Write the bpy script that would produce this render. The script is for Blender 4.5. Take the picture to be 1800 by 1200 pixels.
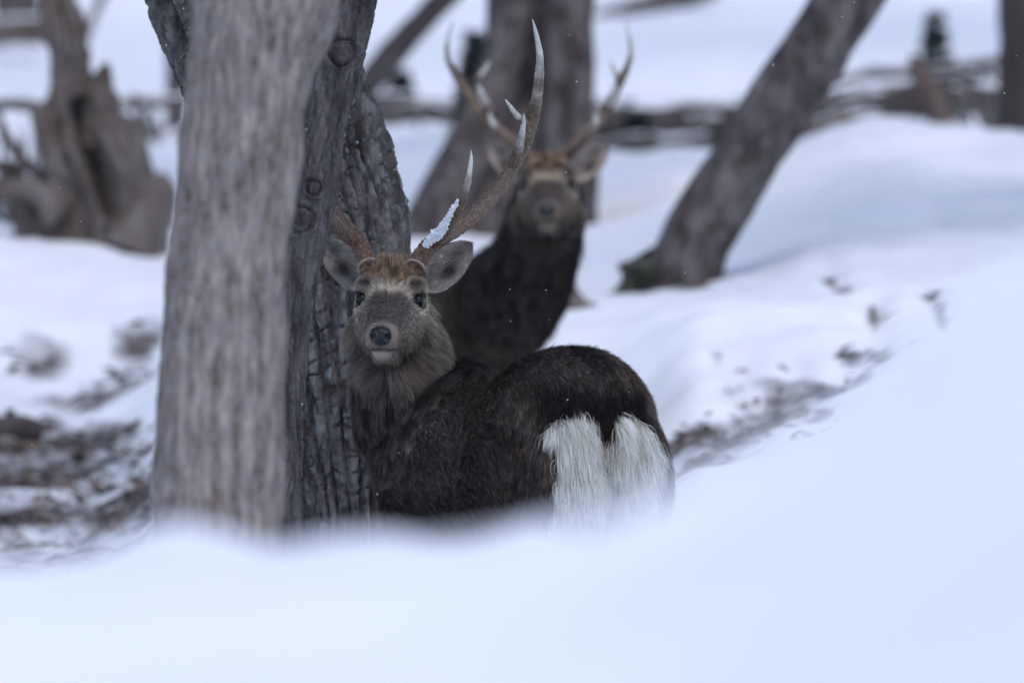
import bpy, math
import numpy as np
from mathutils import Vector, Matrix

# ------------------------------------------------------------------ camera, sky, sun, exposure
scene = bpy.context.scene
for o in list(bpy.data.objects):
    bpy.data.objects.remove(o)
C = scene.collection

cam_data = bpy.data.cameras.new('camera')
cam = bpy.data.objects.new('camera', cam_data)
C.objects.link(cam)
cam.location = (0, 0, 0)
cam.rotation_euler = (math.radians(90), 0, 0)          # level, looking along +Y
cam_data.sensor_width = 36
cam_data.lens = 400
cam_data.clip_start = 0.5
cam_data.clip_end = 3000
cam_data.dof.use_dof = True
cam_data.dof.focus_distance = 24.95
cam_data.dof.aperture_fstop = 4.8
scene.camera = cam

SUN_ELEV, SUN_AZ = math.radians(56), math.radians(165)   # azimuth measured from +Y towards +X
world = bpy.data.worlds.new('World')
scene.world = world
world.use_nodes = True
wn = world.node_tree
sky = wn.nodes.new('ShaderNodeTexSky')
sky.sky_type = 'NISHITA'
sky.sun_disc = False
sky.sun_elevation = SUN_ELEV
sky.sun_rotation = SUN_AZ
sky.air_density = 1.0
sky.dust_density = 0.2
sky.ozone_density = 3.6
bg = wn.nodes['Background']
bg.inputs[1].default_value = 0.15
wn.links.new(sky.outputs[0], bg.inputs[0])

sun_data = bpy.data.lights.new('sun', 'SUN')
sun_data.energy = 1.75
sun_data.angle = math.radians(40)
sun_data.color = (1.0, 0.905, 0.88)
sun = bpy.data.objects.new('sun', sun_data)
C.objects.link(sun)
sdir = Vector((math.sin(SUN_AZ) * math.cos(SUN_ELEV), math.cos(SUN_AZ) * math.cos(SUN_ELEV), math.sin(SUN_ELEV)))
sun.rotation_euler = sdir.to_track_quat('Z', 'Y').to_euler()

scene.view_settings.view_transform = 'Standard'
scene.view_settings.look = 'None'
scene.view_settings.gamma = 1
scene.view_settings.use_curve_mapping = False
scene.view_settings.exposure = 0.42
scene.render.engine = 'CYCLES'
scene.cycles.use_denoising = True
scene.cycles.max_bounces = 6
scene.cycles.diffuse_bounces = 3
scene.cycles_curves.shape = 'RIBBONS'
scene.cycles_curves.subdivisions = 2

# ------------------------------------------------------------------ helpers
RNG = np.random.default_rng(7)


def P(px, py, d):
    """world point that lies d metres ahead, given where it stands in an 1800 wide frame"""
    k = 0.09 * d / 1800.0
    return np.array(((px - 900) * k, d, (600 - py) * k))


def sstep(a, b, x):
    t = np.clip((np.asarray(x, float) - a) / (b - a), 0, 1)
    return t * t * (3 - 2 * t)


def unit(v):
    v = np.asarray(v, float)
    return v / np.maximum(np.linalg.norm(v, axis=-1, keepdims=True), 1e-9)


def _hash(ix, iy, iz, seed):
    h = (ix * 374761393 + iy * 668265263 + iz * 2147483647 + seed * 1274126177) & 0xFFFFFFFF
    h = ((h ^ (h >> 13)) * 1274126177) & 0xFFFFFFFF
    h = ((h ^ (h >> 16)) * 2246822519) & 0xFFFFFFFF
    return (h ^ (h >> 15)) & 0xFFFFFFFF


GR = unit(np.random.default_rng(3).normal(size=(256, 3)))


def perlin(p, seed=0):
    p = np.asarray(p, float)
    i = np.floor(p).astype(np.int64)
    f = p - i
    w = f * f * f * (f * (f * 6 - 15) + 10)
    out = 0
    for dx in (0, 1):
        for dy in (0, 1):
            for dz in (0, 1):
                g = GR[_hash(i[..., 0] + dx, i[..., 1] + dy, i[..., 2] + dz, seed) & 255]
                dot = g[..., 0] * (f[..., 0] - dx) + g[..., 1] * (f[..., 1] - dy) + g[..., 2] * (f[..., 2] - dz)
                wx = w[..., 0] if dx else 1 - w[..., 0]
                wy = w[..., 1] if dy else 1 - w[..., 1]
                wz = w[..., 2] if dz else 1 - w[..., 2]
                out = out + dot * wx * wy * wz
    return out * 1.6


def fbm(p, oct=4, seed=0, gain=0.5):
    p = np.asarray(p, float)
    a, s, out = 1.0, 1.0, 0
    for k in range(oct):
        out = out + a * perlin(p * s, seed + k)
        a *= gain
        s *= 2.03
    return out


def mesh_np(name, V, F, smooth=True):
    V = np.ascontiguousarray(V, np.float32)
    F = np.asarray(F, np.int32)
    m = bpy.data.meshes.new(name)
    n = F.shape[1]
    m.vertices.add(len(V))
    m.vertices.foreach_set('co', V.ravel())
    m.loops.add(F.size)
    m.loops.foreach_set('vertex_index', F.ravel())
    m.polygons.add(len(F))
    m.polygons.foreach_set('loop_start', np.arange(0, F.size, n, dtype=np.int32))
    m.polygons.foreach_set('loop_total', np.full(len(F), n, np.int32))
    m.polygons.foreach_set('use_smooth', np.full(len(F), smooth))
    m.update()
    m.validate()
    return m


def obj(name, data, mat=None, parent=None, local=True):
    o = bpy.data.objects.new(name, data)
    C.objects.link(o)
    if mat:
        data.materials.append(mat)
    if parent:
        o.parent = parent
    return o


def empty(name, loc, rz=0.0):
    o = bpy.data.objects.new(name, None)
    o.empty_display_size = 0.1
    C.objects.link(o)
    o.location = loc
    o.rotation_euler = (0, 0, rz)
    return o


def tag(o, label, cat, group=None, kind=None):
    o['label'] = label
    o['category'] = cat
    if group:
        o['group'] = group
    if kind:
        o['kind'] = kind
    return o


def vcol(mesh, name, col):
    a = mesh.attributes.new(name, 'FLOAT_COLOR', 'POINT')
    c = np.ones((len(mesh.vertices), 4), np.float32)
    c[:, :3] = col
    a.data.foreach_set('color', c.ravel())


def vfloat(mesh, name, val):
    a = mesh.attributes.new(name, 'FLOAT', 'POINT')
    a.data.foreach_set('value', np.asarray(val, np.float32))


def resample(pts, n):
    """smooth (Catmull-Rom) resampling of rows, spaced by index"""
    pts = np.asarray(pts, float)
    m = len(pts)
    ext = np.vstack([2 * pts[0] - pts[1], pts, 2 * pts[-1] - pts[-2]])
    t = np.linspace(0, m - 1, n)
    i = np.minimum(t.astype(int), m - 2)
    f = (t - i)[:, None]
    p0, p1, p2, p3 = ext[i], ext[i + 1], ext[i + 2], ext[i + 3]
    return 0.5 * (2 * p1 + (p2 - p0) * f + (2 * p0 - 5 * p1 + 4 * p2 - p3) * f ** 2 + (3 * p1 - p0 - 3 * p2 + p3) * f ** 3)


def frames(cen):
    """parallel transported frames of a centre line"""
    T = unit(np.gradient(cen, axis=0))
    ref = np.array((1.0, 0, 0)) if abs(T[0][0]) < 0.9 else np.array((0, 1.0, 0))
    A = np.zeros_like(T)
    a = ref
    for k in range(len(T)):
        a = a - T[k] * np.dot(a, T[k])
        a = a / np.linalg.norm(a)
        A[k] = a
    return T, A, np.cross(T, A)


def ring_faces(nr, ns):
    """quads of nr rings with ns verts each (closed around)"""
    r = np.arange(nr - 1)[:, None] * ns
    s = np.arange(ns)[None, :]
    s2 = (s + 1) % ns
    return np.stack([r + s, r + s2, r + ns + s2, r + ns + s], -1).reshape(-1, 4)


def close_tube(V, nr, ns):
    """rings -> closed mesh arrays with collapsed end caps (as quads)"""
    F = ring_faces(nr, ns)
    c0, c1 = V[:ns].mean(0), V[-ns:].mean(0)
    base = len(V)
    V = np.vstack([V, c0, c1])
    s = np.arange(0, ns, 2)
    f0 = np.stack([np.full(len(s), base), (s + 2) % ns, (s + 1) % ns, s], -1)
    o = (nr - 1) * ns
    f1 = np.stack([np.full(len(s), base + 1), o + s, o + (s + 1) % ns, o + (s + 2) % ns], -1)
    return V, np.vstack([F, f0, f1])


# ------------------------------------------------------------------ materials
def new_mat(name):
    m = bpy.data.materials.new(name)
    m.use_nodes = True
    nt = m.node_tree
    return m, nt, nt.nodes['Principled BSDF']


def N(nt, kind, **kw):
    n = nt.nodes.new(kind)
    for k, v in kw.items():
        if k.startswith('i_'):
            n.inputs[k[2:]].default_value = v
        else:
            setattr(n, k, v)
    return n


def coords(nt, scale):
    tc = N(nt, 'ShaderNodeTexCoord')
    mp = N(nt, 'ShaderNodeMapping')
    mp.inputs['Scale'].default_value = scale
    nt.links.new(tc.outputs['Object'], mp.inputs[0])
    return mp.outputs[0]


def ramp(nt, fac, stops):
    r = N(nt, 'ShaderNodeValToRGB')
    e = r.color_ramp.elements
    while len(e) < len(stops):
        e.new(0.5)
    for k, (p, c) in enumerate(stops):
        e[k].position = p
        e[k].color = (*c, 1)
    nt.links.new(fac, r.inputs[0])
    return r.outputs[0]


def noise_out(nt, vec, scale, detail=4, rough=0.55):
    n = N(nt, 'ShaderNodeTexNoise')
    n.inputs['Scale'].default_value = scale
    n.inputs['Detail'].default_value = detail
    n.inputs['Roughness'].default_value = rough
    nt.links.new(vec, n.inputs['Vector'])
    return n.outputs[0]


def mixc(nt, fac, a, b):
    m = N(nt, 'ShaderNodeMix', data_type='RGBA')
    for sock, v in ((m.inputs[0], fac), (m.inputs[6], a), (m.inputs[7], b)):
        if hasattr(v, 'is_output'):
            nt.links.new(v, sock)
        else:
            sock.default_value = (*v, 1) if isinstance(v, tuple) else v
    return m.outputs[2]


def bump(nt, bsdf, h, strength, dist):
    b = N(nt, 'ShaderNodeBump')
    b.inputs['Strength'].default_value = strength
    b.inputs['Distance'].default_value = dist
    nt.links.new(h, b.inputs['Height'])
    nt.links.new(b.outputs[0], bsdf.inputs['Normal'])


def bark_mat(name, stops, patch=None, patch_pos=(0.55, 0.7), stretch=0.25, scale=14, fine=90, bstr=1.0, bdist=0.008, snow=0):
    m, nt, b = new_mat(name)
    v = coords(nt, (1, 1, stretch))
    n1 = noise_out(nt, v, scale, 6, 0.65)
    col = ramp(nt, n1, stops)
    if patch:
        v2 = coords(nt, (1, 1, 0.6))
        n2 = noise_out(nt, v2, scale * 1.4, 6, 0.7)
        f = ramp(nt, n2, [(patch_pos[0], (0, 0, 0)), (patch_pos[1], (1, 1, 1))])
        col = mixc(nt, f, col, patch)
    if snow:
        ge = N(nt, 'ShaderNodeNewGeometry')
        sx = N(nt, 'ShaderNodeSeparateXYZ')
        nt.links.new(ge.outputs['True Normal'], sx.inputs[0])
        ad = N(nt, 'ShaderNodeMath', operation='MULTIPLY_ADD')
        nt.links.new(noise_out(nt, coords(nt, (1, 1, 1)), 5, 4), ad.inputs[0])
        ad.inputs[1].default_value = 0.42
        nt.links.new(sx.outputs[2], ad.inputs[2])
        fs = ramp(nt, ad.outputs[0], [(0.97 - snow, (0, 0, 0)), (1.0, (1, 1, 1))])
        dv = ad
        col = mixc(nt, fs, col, (0.86, 0.87, 0.89))
    nt.links.new(col, b.inputs['Base Color'])
    b.inputs['Roughness'].default_value = 0.9
    b.inputs['Specular IOR Level'].default_value = 0.15
    n3 = noise_out(nt, coords(nt, (1, 1, 0.4)), fine, 5, 0.7)
    bump(nt, b, n3, bstr, bdist)
    return m


M = {}
M['furrow'] = bark_mat('furrowed_bark', [(0.34, (0.045, 0.037, 0.035)), (0.5, (0.13, 0.11, 0.104)), (0.64, (0.26, 0.23, 0.215))],
                       patch=(0.30, 0.315, 0.30), patch_pos=(0.56, 0.68), stretch=0.4, scale=24)
M['scaly'] = bark_mat('scaly_grey_bark', [(0.34, (0.034, 0.029, 0.029)), (0.5, (0.088, 0.074, 0.072)), (0.66, (0.165, 0.144, 0.14))],
                      patch=(0.17, 0.167, 0.17), patch_pos=(0.55, 0.75), stretch=0.2, scale=34, fine=170, bdist=0.005)
M['tan'] = bark_mat('tan_grey_bark', [(0.36, (0.095, 0.074, 0.066)), (0.5, (0.205, 0.165, 0.143)), (0.63, (0.36, 0.31, 0.28))],
                    patch=(0.23, 0.212, 0.215), patch_pos=(0.46, 0.64), stretch=0.22, scale=52)
M['far_bark'] = bark_mat('far_grey_bark', [(0.34, (0.036, 0.03, 0.029)), (0.5, (0.10, 0.084, 0.08)), (0.66, (0.195, 0.17, 0.162))],
                         patch=(0.19, 0.18, 0.175), stretch=0.5, scale=13)
M['dark_bark'] = bark_mat('dark_bark', [(0.3, (0.05, 0.042, 0.04)), (0.55, (0.085, 0.072, 0.068)), (0.75, (0.14, 0.12, 0.115))], scale=8)
M['moss'] = bark_mat('mossy_bark', [(0.3, (0.02, 0.022, 0.014)), (0.5, (0.04, 0.044, 0.03)), (0.7, (0.12, 0.12, 0.10))], stretch=1, scale=12)
M['dead'] = bark_mat('weathered_dead_wood', [(0.3, (0.06, 0.047, 0.041)), (0.5, (0.135, 0.112, 0.10)), (0.7, (0.24, 0.215, 0.205))],
                     patch=(0.09, 0.065, 0.04), patch_pos=(0.55, 0.68), stretch=0.2, scale=7)
M['log_bark'] = bark_mat('snowy_log_bark', [(0.3, (0.05, 0.042, 0.04)), (0.55, (0.085, 0.072, 0.068)), (0.75, (0.14, 0.12, 0.115))], scale=8, snow=0.08)
M['redwood'] = bark_mat('reddish_dead_wood', [(0.3, (0.08, 0.06, 0.05)), (0.5, (0.15, 0.115, 0.10)), (0.7, (0.22, 0.185, 0.165))], scale=8, snow=0.05)
M['twig'] = bark_mat('grey_twig', [(0.3, (0.11, 0.095, 0.09)), (0.7, (0.2, 0.18, 0.17))])

m, nt, b = new_mat('needles')
nt.links.new(ramp(nt, noise_out(nt, coords(nt, (1, 1, 1)), 9), [(0.3, (0.03, 0.038, 0.034)), (0.7, (0.07, 0.08, 0.075))]), b.inputs['Base Color'])
b.inputs['Roughness'].default_value = 0.8
M['needles'] = m

m, nt, b = new_mat('snow_ground')
at = N(nt, 'ShaderNodeAttribute', attribute_name='litter')
v = coords(nt, (0.62, 0.36, 0.36))
n1 = noise_out(nt, v, 4.6, 5, 0.6)
sub = N(nt, 'ShaderNodeMath', operation='ADD')
nt.links.new(n1, sub.inputs[0])
mul = N(nt, 'ShaderNodeMath', operation='MULTIPLY_ADD')
nt.links.new(at.outputs['Fac'], mul.inputs[0])
mul.inputs[1].default_value = 0.55
mul.inputs[2].default_value = -0.42
nt.links.new(mul.outputs[0], sub.inputs[1])
f = ramp(nt, sub.outputs[0], [(0.40, (0, 0, 0)), (0.60, (1, 1, 1))])
soil = ramp(nt, noise_out(nt, coords(nt, (1, 0.5, 0.5)), 26, 5, 0.7), [(0.32, (0.035, 0.029, 0.028)), (0.48, (0.085, 0.066, 0.06)), (0.56, (0.15, 0.12, 0.105)), (0.66, (0.5, 0.5, 0.51))])
snowc = ramp(nt, noise_out(nt, coords(nt, (1, 1, 1)), 2.2, 4), [(0.3, (0.84, 0.855, 0.88)), (0.7, (0.9, 0.905, 0.92))])
nt.links.new(mixc(nt, f, snowc, soil), b.inputs['Base Color'])
b.inputs['Roughness'].default_value = 0.75
b.inputs['Specular IOR Level'].default_value = 0.2
bump(nt, b, noise_out(nt, coords(nt, (1, 1, 1)), 30, 5, 0.6), 0.35, 0.01)
M['snow'] = m

m, nt, b = new_mat('snow_clump')
b.inputs['Base Color'].default_value = (0.9, 0.91, 0.93, 1)
b.inputs['Roughness'].default_value = 0.7
bump(nt, b, noise_out(nt, coords(nt, (1, 1, 1)), 300, 4), 0.6, 0.002)
M['clump'] = m

m, nt, b = new_mat('leaf_litter')
oi = N(nt, 'ShaderNodeAttribute', attribute_name='Col')
nt.links.new(oi.outputs['Color'], b.inputs['Base Color'])
b.inputs['Roughness'].default_value = 0.85
M['litter'] = m


def attr_mat(name, rough, spec, bscale=None, bstr=0.5, bdist=0.001):
    m, nt, b = new_mat(name)
    a = N(nt, 'ShaderNodeAttribute', attribute_name='Col')
    nt.links.new(a.outputs['Color'], b.inputs['Base Color'])
    b.inputs['Roughness'].default_value = rough
    b.inputs['Specular IOR Level'].default_value = spec
    if bscale:
        bump(nt, b, noise_out(nt, coords(nt, (1, 1, 1)), bscale, 4, 0.6), bstr, bdist)
    return m


M['skin'] = attr_mat('deer_skin', 0.8, 0.1)
M['hair'] = attr_mat('deer_hair', 0.65, 0.12)
M['antler'] = attr_mat('antler', 0.6, 0.35, 420, 0.7, 0.0012)

m, nt, b = new_mat('eye')
b.inputs['Base Color'].default_value = (0.008, 0.006, 0.007, 1)
b.inputs['Roughness'].default_value = 0.08
b.inputs['Specular IOR Level'].default_value = 0.3
M['eye'] = m
m, nt, b = new_mat('nose_pad')
b.inputs['Base Color'].default_value = (0.012, 0.011, 0.013, 1)
b.inputs['Roughness'].default_value = 0.32
vv = N(nt, 'ShaderNodeTexVoronoi')
vv.inputs['Scale'].default_value = 420
nt.links.new(coords(nt, (1, 1, 1)), vv.inputs['Vector'])
bump(nt, b, vv.outputs['Distance'], 0.5, 0.001)
M['nose'] = m

# ------------------------------------------------------------------ terrain
# bank crest row (frame px -> row) and profiles of the ground height, per bearing
COLS = np.array([-500, 100, 450, 750, 1000, 1250, 1550, 1780, 2400], float)
BACK = {   # lists of (distance, height)
    -500: [(22, -1.0), (25, -0.95), (30, -0.7), (32, -0.53), (34.5, -0.3), (36, -0.12), (37, 0.08), (38.1, 0.36), (39, 0.38), (41, 0.42), (50, 1.0), (65, 2.0), (100, 5.2), (200, 16)],
    100: [(22, -1.05), (25, -1.0), (30, -0.74), (32, -0.56), (34.5, -0.33), (36, -0.15), (37, 0.05), (38.1, 0.33), (38.6, 0.38), (39.5, 0.36), (41, 0.38), (50, 1.0), (65, 2.0), (100, 5.2), (200, 16)],
    450: [(22, -1.02), (25, -1.0), (30, -0.6), (32.5, -0.3), (35, 0.0), (37, 0.2), (40, 0.36), (46, 0.83), (50, 0.98), (65, 1.95), (100, 5.2), (200, 16)],
    750: [(22, -1.03), (25, -1.02), (30, -0.72), (33, -0.5), (36, 0.0), (38, 0.27), (40, 0.36), (46, 0.83), (50, 0.98), (65, 1.95), (100, 5.2), (200, 16)],
    1000: [(22, -1.02), (25, -1.02), (30, -0.72), (33, -0.42), (35, 0.06), (37, 0.22), (41, 0.5), (44, 0.70), (47, 0.78), (50, 0.95), (65, 2.0), (100, 5.4), (200, 16)],
    1250: [(22, -0.98), (25, -0.95), (29, -0.58), (31, -0.28), (33.5, 0.0), (36, 0.16), (40, 0.52), (44, 0.73), (46, 0.72), (50, 0.98), (65, 2.1), (100, 5.6), (200, 16)],
    1550: [(22, -0.85), (25, -0.72), (29, -0.38), (31, -0.16), (33, 0.02), (36, 0.28), (39, 0.6), (41.5, 0.80), (42.5, 0.81), (44.5, 0.70), (47, 0.82), (50, 1.0), (65, 2.1), (100, 5.6), (200, 16)],
    1780: [(22, -0.7), (25, -0.6), (29, -0.3), (31, -0.12), (33, 0.05), (36, 0.3), (39, 0.56), (41.5, 0.74), (42.5, 0.74), (44.5, 0.66), (47, 0.82), (50, 1.0), (65, 2.1), (100, 5.6), (200, 16)],
    2400: [(22, -0.5), (25, -0.45), (29, -0.2), (31, -0.05), (33, 0.1), (36, 0.3), (39, 0.5), (42, 0.66), (47, 0.82), (50, 1.0), (65, 2.1), (100, 5.6), (200, 16)],
}
CREST_PX = np.array([-600, 0, 100, 180, 270, 360, 450, 560, 680, 800, 860, 930, 1000, 1060, 1150, 1250, 1350, 1450, 1550, 1650, 1800, 2400], float)
CREST_PY = np.array([1000, 998, 990, 968, 925, 938, 975, 948, 940, 966, 945, 890, 892, 930, 908, 868, 818, 760, 695, 635, 550, 420], float)
CREST_D = np.interp(CREST_PX, [-600, 600, 1000, 1300, 1600, 2400], [11.2, 11.0, 10.8, 9.6, 8.3, 8.0])
_x = (CREST_PX - 900) * 0.09 * CREST_D / 1800
_z = (600 - CREST_PY) * 0.09 * CREST_D / 1800
XC = np.linspace(_x[0], _x[-1], 400)


def _blur(a, n, it):
    for _ in range(it):
        a = np.convolve(np.pad(a, n, mode='edge'), np.ones(2 * n + 1) / (2 * n + 1), 'valid')
    return a


ZC_F = _blur(np.interp(XC, _x, _z), 3, 2)
ZC_S = _blur(ZC_F, 30, 3)                 # broad shape of the bank
ZC_L = ZC_F - ZC_S                        # lumps along its crest
CD_S = _blur(np.interp(XC, _x, CREST_D), 20, 3)
DGRID = np.linspace(0, 220, 2201)
prof = []
for c in COLS:
    pts = BACK[int(c)]
    z = np.interp(DGRID, [p[0] for p in pts], [p[1] for p in pts])
    for _ in range(3):
        zz = np.convolve(np.pad(z, 6, mode='edge'), np.ones(13) / 13, 'valid')
        z = zz
    prof.append(z)
PROF = np.array(prof)


def ground_base(x, y):
    x = np.asarray(x, float)
    y = np.asarray(y, float)
    dd = np.maximum(y, 8.0)
    px = np.clip(900 + x / (0.09 * dd) * 1800, -500, 2399)
    ci = np.clip(np.searchsorted(COLS, px, side='right') - 1, 0, len(COLS) - 2)
    f = (px - COLS[ci]) / (COLS[ci + 1] - COLS[ci])
    f = f * f * (3 - 2 * f)
    dg = np.clip(y, 0, 219.9) * 10
    di = dg.astype(int)
    df = dg - di
    za = PROF[ci, di] * (1 - df) + PROF[ci, di + 1] * df
    zb = PROF[ci + 1, di] * (1 - df) + PROF[ci + 1, di + 1] * df
    back = za * (1 - f) + zb * f
    back = back + np.where(y > 219, (y - 219) * 0.11, 0)
    # the bank in front of the camera
    xc = np.clip(x, XC[0], XC[-1])
    cd = np.interp(xc, XC, CD_S)
    zc = np.interp(xc, XC, ZC_S) + np.interp(xc, XC, ZC_L) * np.exp(-((y - cd) / 1.1) ** 2)
    front = np.where(y < cd, zc - 0.0005 * (cd - y) ** 2 * np.where(y > 0, 1, 0) - 0.004 * np.maximum(cd - y, 0),
                     zc - 0.045 * (y - cd) ** 2)
    front = np.maximum(front, -3)
    front = np.where(y < 4, np.maximum(front, -0.62), front)
    w = sstep(15.5, 20, y)
    k = 0.08
    hi = np.maximum(front, back)
    return np.where(y > 22, back, hi + k * np.log1p(np.exp(-np.abs(front - back) / k)) * (1 - w))


def ground_z(x, y):
    x = np.asarray(x, float)
    y = np.asarray(y, float)
    z = ground_base(x, y)
    p = np.stack([x, y * 0.6, np.zeros_like(x)], -1)
    amp = sstep(20, 26, y)
    near = 1 - amp
    z = z + fbm(p * 0.9, 3, 11) * (0.065 * amp + 0.06 * near) + fbm(p * 4.0, 3, 21) * (0.02 * amp + 0.012 * near)
    return z


def ground_hit(px, py):
    d = np.arange(24.5, 80, 0.05)
    k = 0.09 * d / 1800
    zr = (600 - py) * k
    zg = ground_base((px - 900) * k, d)
    j = np.argmax(zg >= zr)
    return (px - 900) * k[j], d[j]


def axis_grid(knots):
    out = [knots[0][0]]
    for (a, s0), (b, s1) in zip(knots[:-1], knots[1:]):
        n = max(2, int(round((b - a) / (0.5 * (s0 + s1)))))
        t = np.linspace(0, 1, n + 1)[1:]
        r = s1 / s0
        tt = t if abs(r - 1) < 0.05 else (np.power(r, t) - 1) / (r - 1)
        out += list(a + (b - a) * tt)
    return np.array(out)


gx = axis_grid([(-400, 60), (-20, 2), (-3, 0.06), (-2.2, 0.025), (2.2, 0.025), (3, 0.06), (20, 2), (400, 60)])
gy = axis_grid([(-60, 10), (4, 0.5), (8, 0.06), (20, 0.08), (26, 0.07), (44, 0.07), (60, 0.3), (200, 6), (900, 60)])
X, Y = np.meshgrid(gx, gy)
Z = ground_z(X, Y)
Z = np.where(Y < 2, np.maximum(Z, -0.9), Z)

# bare, trampled places: left litter, dark mounds and the track on the right
LIT = np.zeros_like(X)


def blot(px, py, rx, ry, w=1.0, sink=0.0):
    global Z
    x0, y0 = ground_hit(px, py)
    k = 0.09 * y0 / 1800
    _, y1 = ground_hit(px, py - ry)
    _, y2 = ground_hit(px, py + ry)
    sy = max(abs(y1 - y2) / 2, 0.08)
    rx, sy = rx * 1.6, sy * 1.6
    g = np.exp(-((X - x0) / (rx * k)) ** 2 - ((Y - y0) / sy) ** 2)
    np.maximum(LIT, g * w, out=LIT)
    if sink:
        Z -= sink * np.minimum(1, g * 1.4)


pxg = 900 + X / (0.09 * np.maximum(Y, 8)) * 1800
pyg = 600 - Z / (0.09 * np.maximum(Y, 8)) * 1800
vis = (Y > 24) & (Y < 60)
left = sstep(330, 250, pxg) * sstep(715, 760, pyg) * np.where(vis, 1, 0)
LIT = np.maximum(LIT, left * 0.84)
LIT = np.maximum(LIT, np.exp(-((pxg - 1340) / 230) ** 2 - ((pyg - 725 + (pxg - 1340) * .45) / 95) ** 2) * .78 * np.where(vis, 1, 0))
for a in [(60, 755, 70, 22, 1.0), (235, 590, 45, 26, 1.0, .03), (200, 660, 90, 26, 1.0, .03), (70, 640, 60, 30, .8), (140, 680, 60, 12, 0.9),
          (60, 870, 90, 30, .9), (190, 930, 80, 30, 1.0), (200, 800, 80, 14, 1.0),
          (1455, 485, 14, 12, 1.0, .03), (1485, 510, 15, 12, 1.0, .03), (1535, 548, 16, 14, 1.0, .03), (1630, 525, 14, 10, 1.0, .03), (1660, 555, 13, 16, 1.0, .03),
          (1500, 608, 26, 14, 1.0, .03), (1555, 612, 18, 15, 1.0, .03), (1470, 655, 36, 15, 1.0, .04), (1510, 640, 30, 12, .9, .03), (1440, 705, 26, 10, .95, .03),
          (1362, 685, 22, 13, .9, .03), (1280, 682, 24, 10, .8, .03), (1330, 727, 45, 9, 1.0, .03), (1440, 732, 50, 8, 1.0, .03), (1220, 738, 75, 15, .95, .03),
          (1230, 775, 70, 18, .85, .02), (1250, 800, 50, 12, .9), (1200, 820, 50, 12, .8), (1190, 862, 45, 10, .95), (1620, 612, 30, 8, .7),
          (1310, 650, 18, 12, .75, .02), (1395, 640, 16, 10, .7, .02), (1260, 640, 16, 10, .6, .02), (1070, 392, 26, 10, .55), (1430, 345, 10, 9, .55, .02), (1650, 385, 10, 10, .5, .02),
          (1225, 515, 40, 8, .8), (900, 620, 40, 30, .6)]:
    blot(*a)
nr, nc = X.shape
ii = np.arange((nr - 1) * nc).reshape(nr - 1, nc)[:, :-1]
F = np.stack([ii, ii + 1, ii + nc + 1, ii + nc], -1).reshape(-1, 4)
gm = mesh_np('snow_ground', np.stack([X, Y, Z], -1).reshape(-1, 3), F)
vfloat(gm, 'litter', LIT.ravel())
g = obj('snow_ground', gm, M['snow'])
g['kind'] = 'structure'
g['label'] = 'snow covered ground with bare trampled patches, bank in front, hillside behind'


# dry leaves and bits of bark lying in the bare patches: nobody could count them
def litter():
    sel = np.argwhere((LIT > 0.62) & vis & (np.abs(X) < 2.4))
    pick = sel[RNG.integers(0, len(sel), 2600)]
    x = X[pick[:, 0], pick[:, 1]] + RNG.normal(0, 0.02, len(pick))
    y = Y[pick[:, 0], pick[:, 1]] + RNG.normal(0, 0.04, len(pick))
    z = Z[pick[:, 0], pick[:, 1]] + 0.008
    n = len(x)
    a = RNG.uniform(0, 2 * math.pi, n)
    L = RNG.uniform(0.015, 0.045, n)
    W = L * RNG.uniform(0.2, 0.7, n)
    d1 = np.stack([np.cos(a), np.sin(a), RNG.normal(0, 0.35, n)], -1) * L[:, None]
    d2 = np.stack([-np.sin(a), np.cos(a), RNG.normal(0, 0.35, n)], -1) * W[:, None]
    c = np.stack([x, y, z], -1)
    V = np.stack([c - d1, c + d2 * 0.8 + [0, 0, .006], c + d1, c - d2 * 0.8 + [0, 0, .006]], 1).reshape(-1, 3)
    m = mesh_np('leaf_litter', V, np.arange(4 * n).reshape(-1, 4), False)
    pal = np.array([(0.05, 0.036, 0.03), (0.11, 0.07, 0.045), (0.17, 0.11, 0.065), (0.035, 0.03, 0.03), (0.2, 0.17, 0.14)])
    vcol(m, 'Col', np.repeat(pal[RNG.integers(0, len(pal), n)], 4, 0))
    o = obj('leaf_litter', m, M['litter'])
    tag(o, 'dark dry leaves and bark crumbs strewn over the bare patches', 'leaf litter', kind='stuff')


litter()


# ------------------------------------------------------------------ trunks
def ridges(q, th, spacing, w1, w2, f1, f2, seed, power):
    """interlaced vertical ridges parted by V furrows, 0..1"""
    k = max(6, round(2 * math.pi * float(np.median(np.hypot(q[..., 0], q[..., 1]))) / spacing))
    ph = th * k * 0.5 + w1 * perlin(q * np.array(f1), seed) + w2 * perlin(q * np.array(f2), seed + 1)
    return np.power(np.abs(np.sin(ph)), power)


def furrowed(q, th, s):
    r = ridges(q, th, 0.036, 3.0, 1.1, (6, 6, 2.4), (17, 17, 8), 31, 0.62)
    r2 = ridges(q, th, 0.015, 3.2, 1.2, (11, 11, 5), (34, 34, 16), 35, 0.6)
    cut = sstep(0.0, 0.11, np.abs(perlin(q * np.array((13, 13, 20)) + 0.6 * perlin(q * 30, 8)[..., None], 37)))
    h = r * 0.033 * (0.55 + 0.45 * cut) + r2 * 0.006 + fbm(q * np.array((75, 75, 48)), 3, 40) * 0.0045
    return h + fbm(q * np.array((4, 4, 2)), 2, 41) * 0.02 - 0.02


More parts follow.
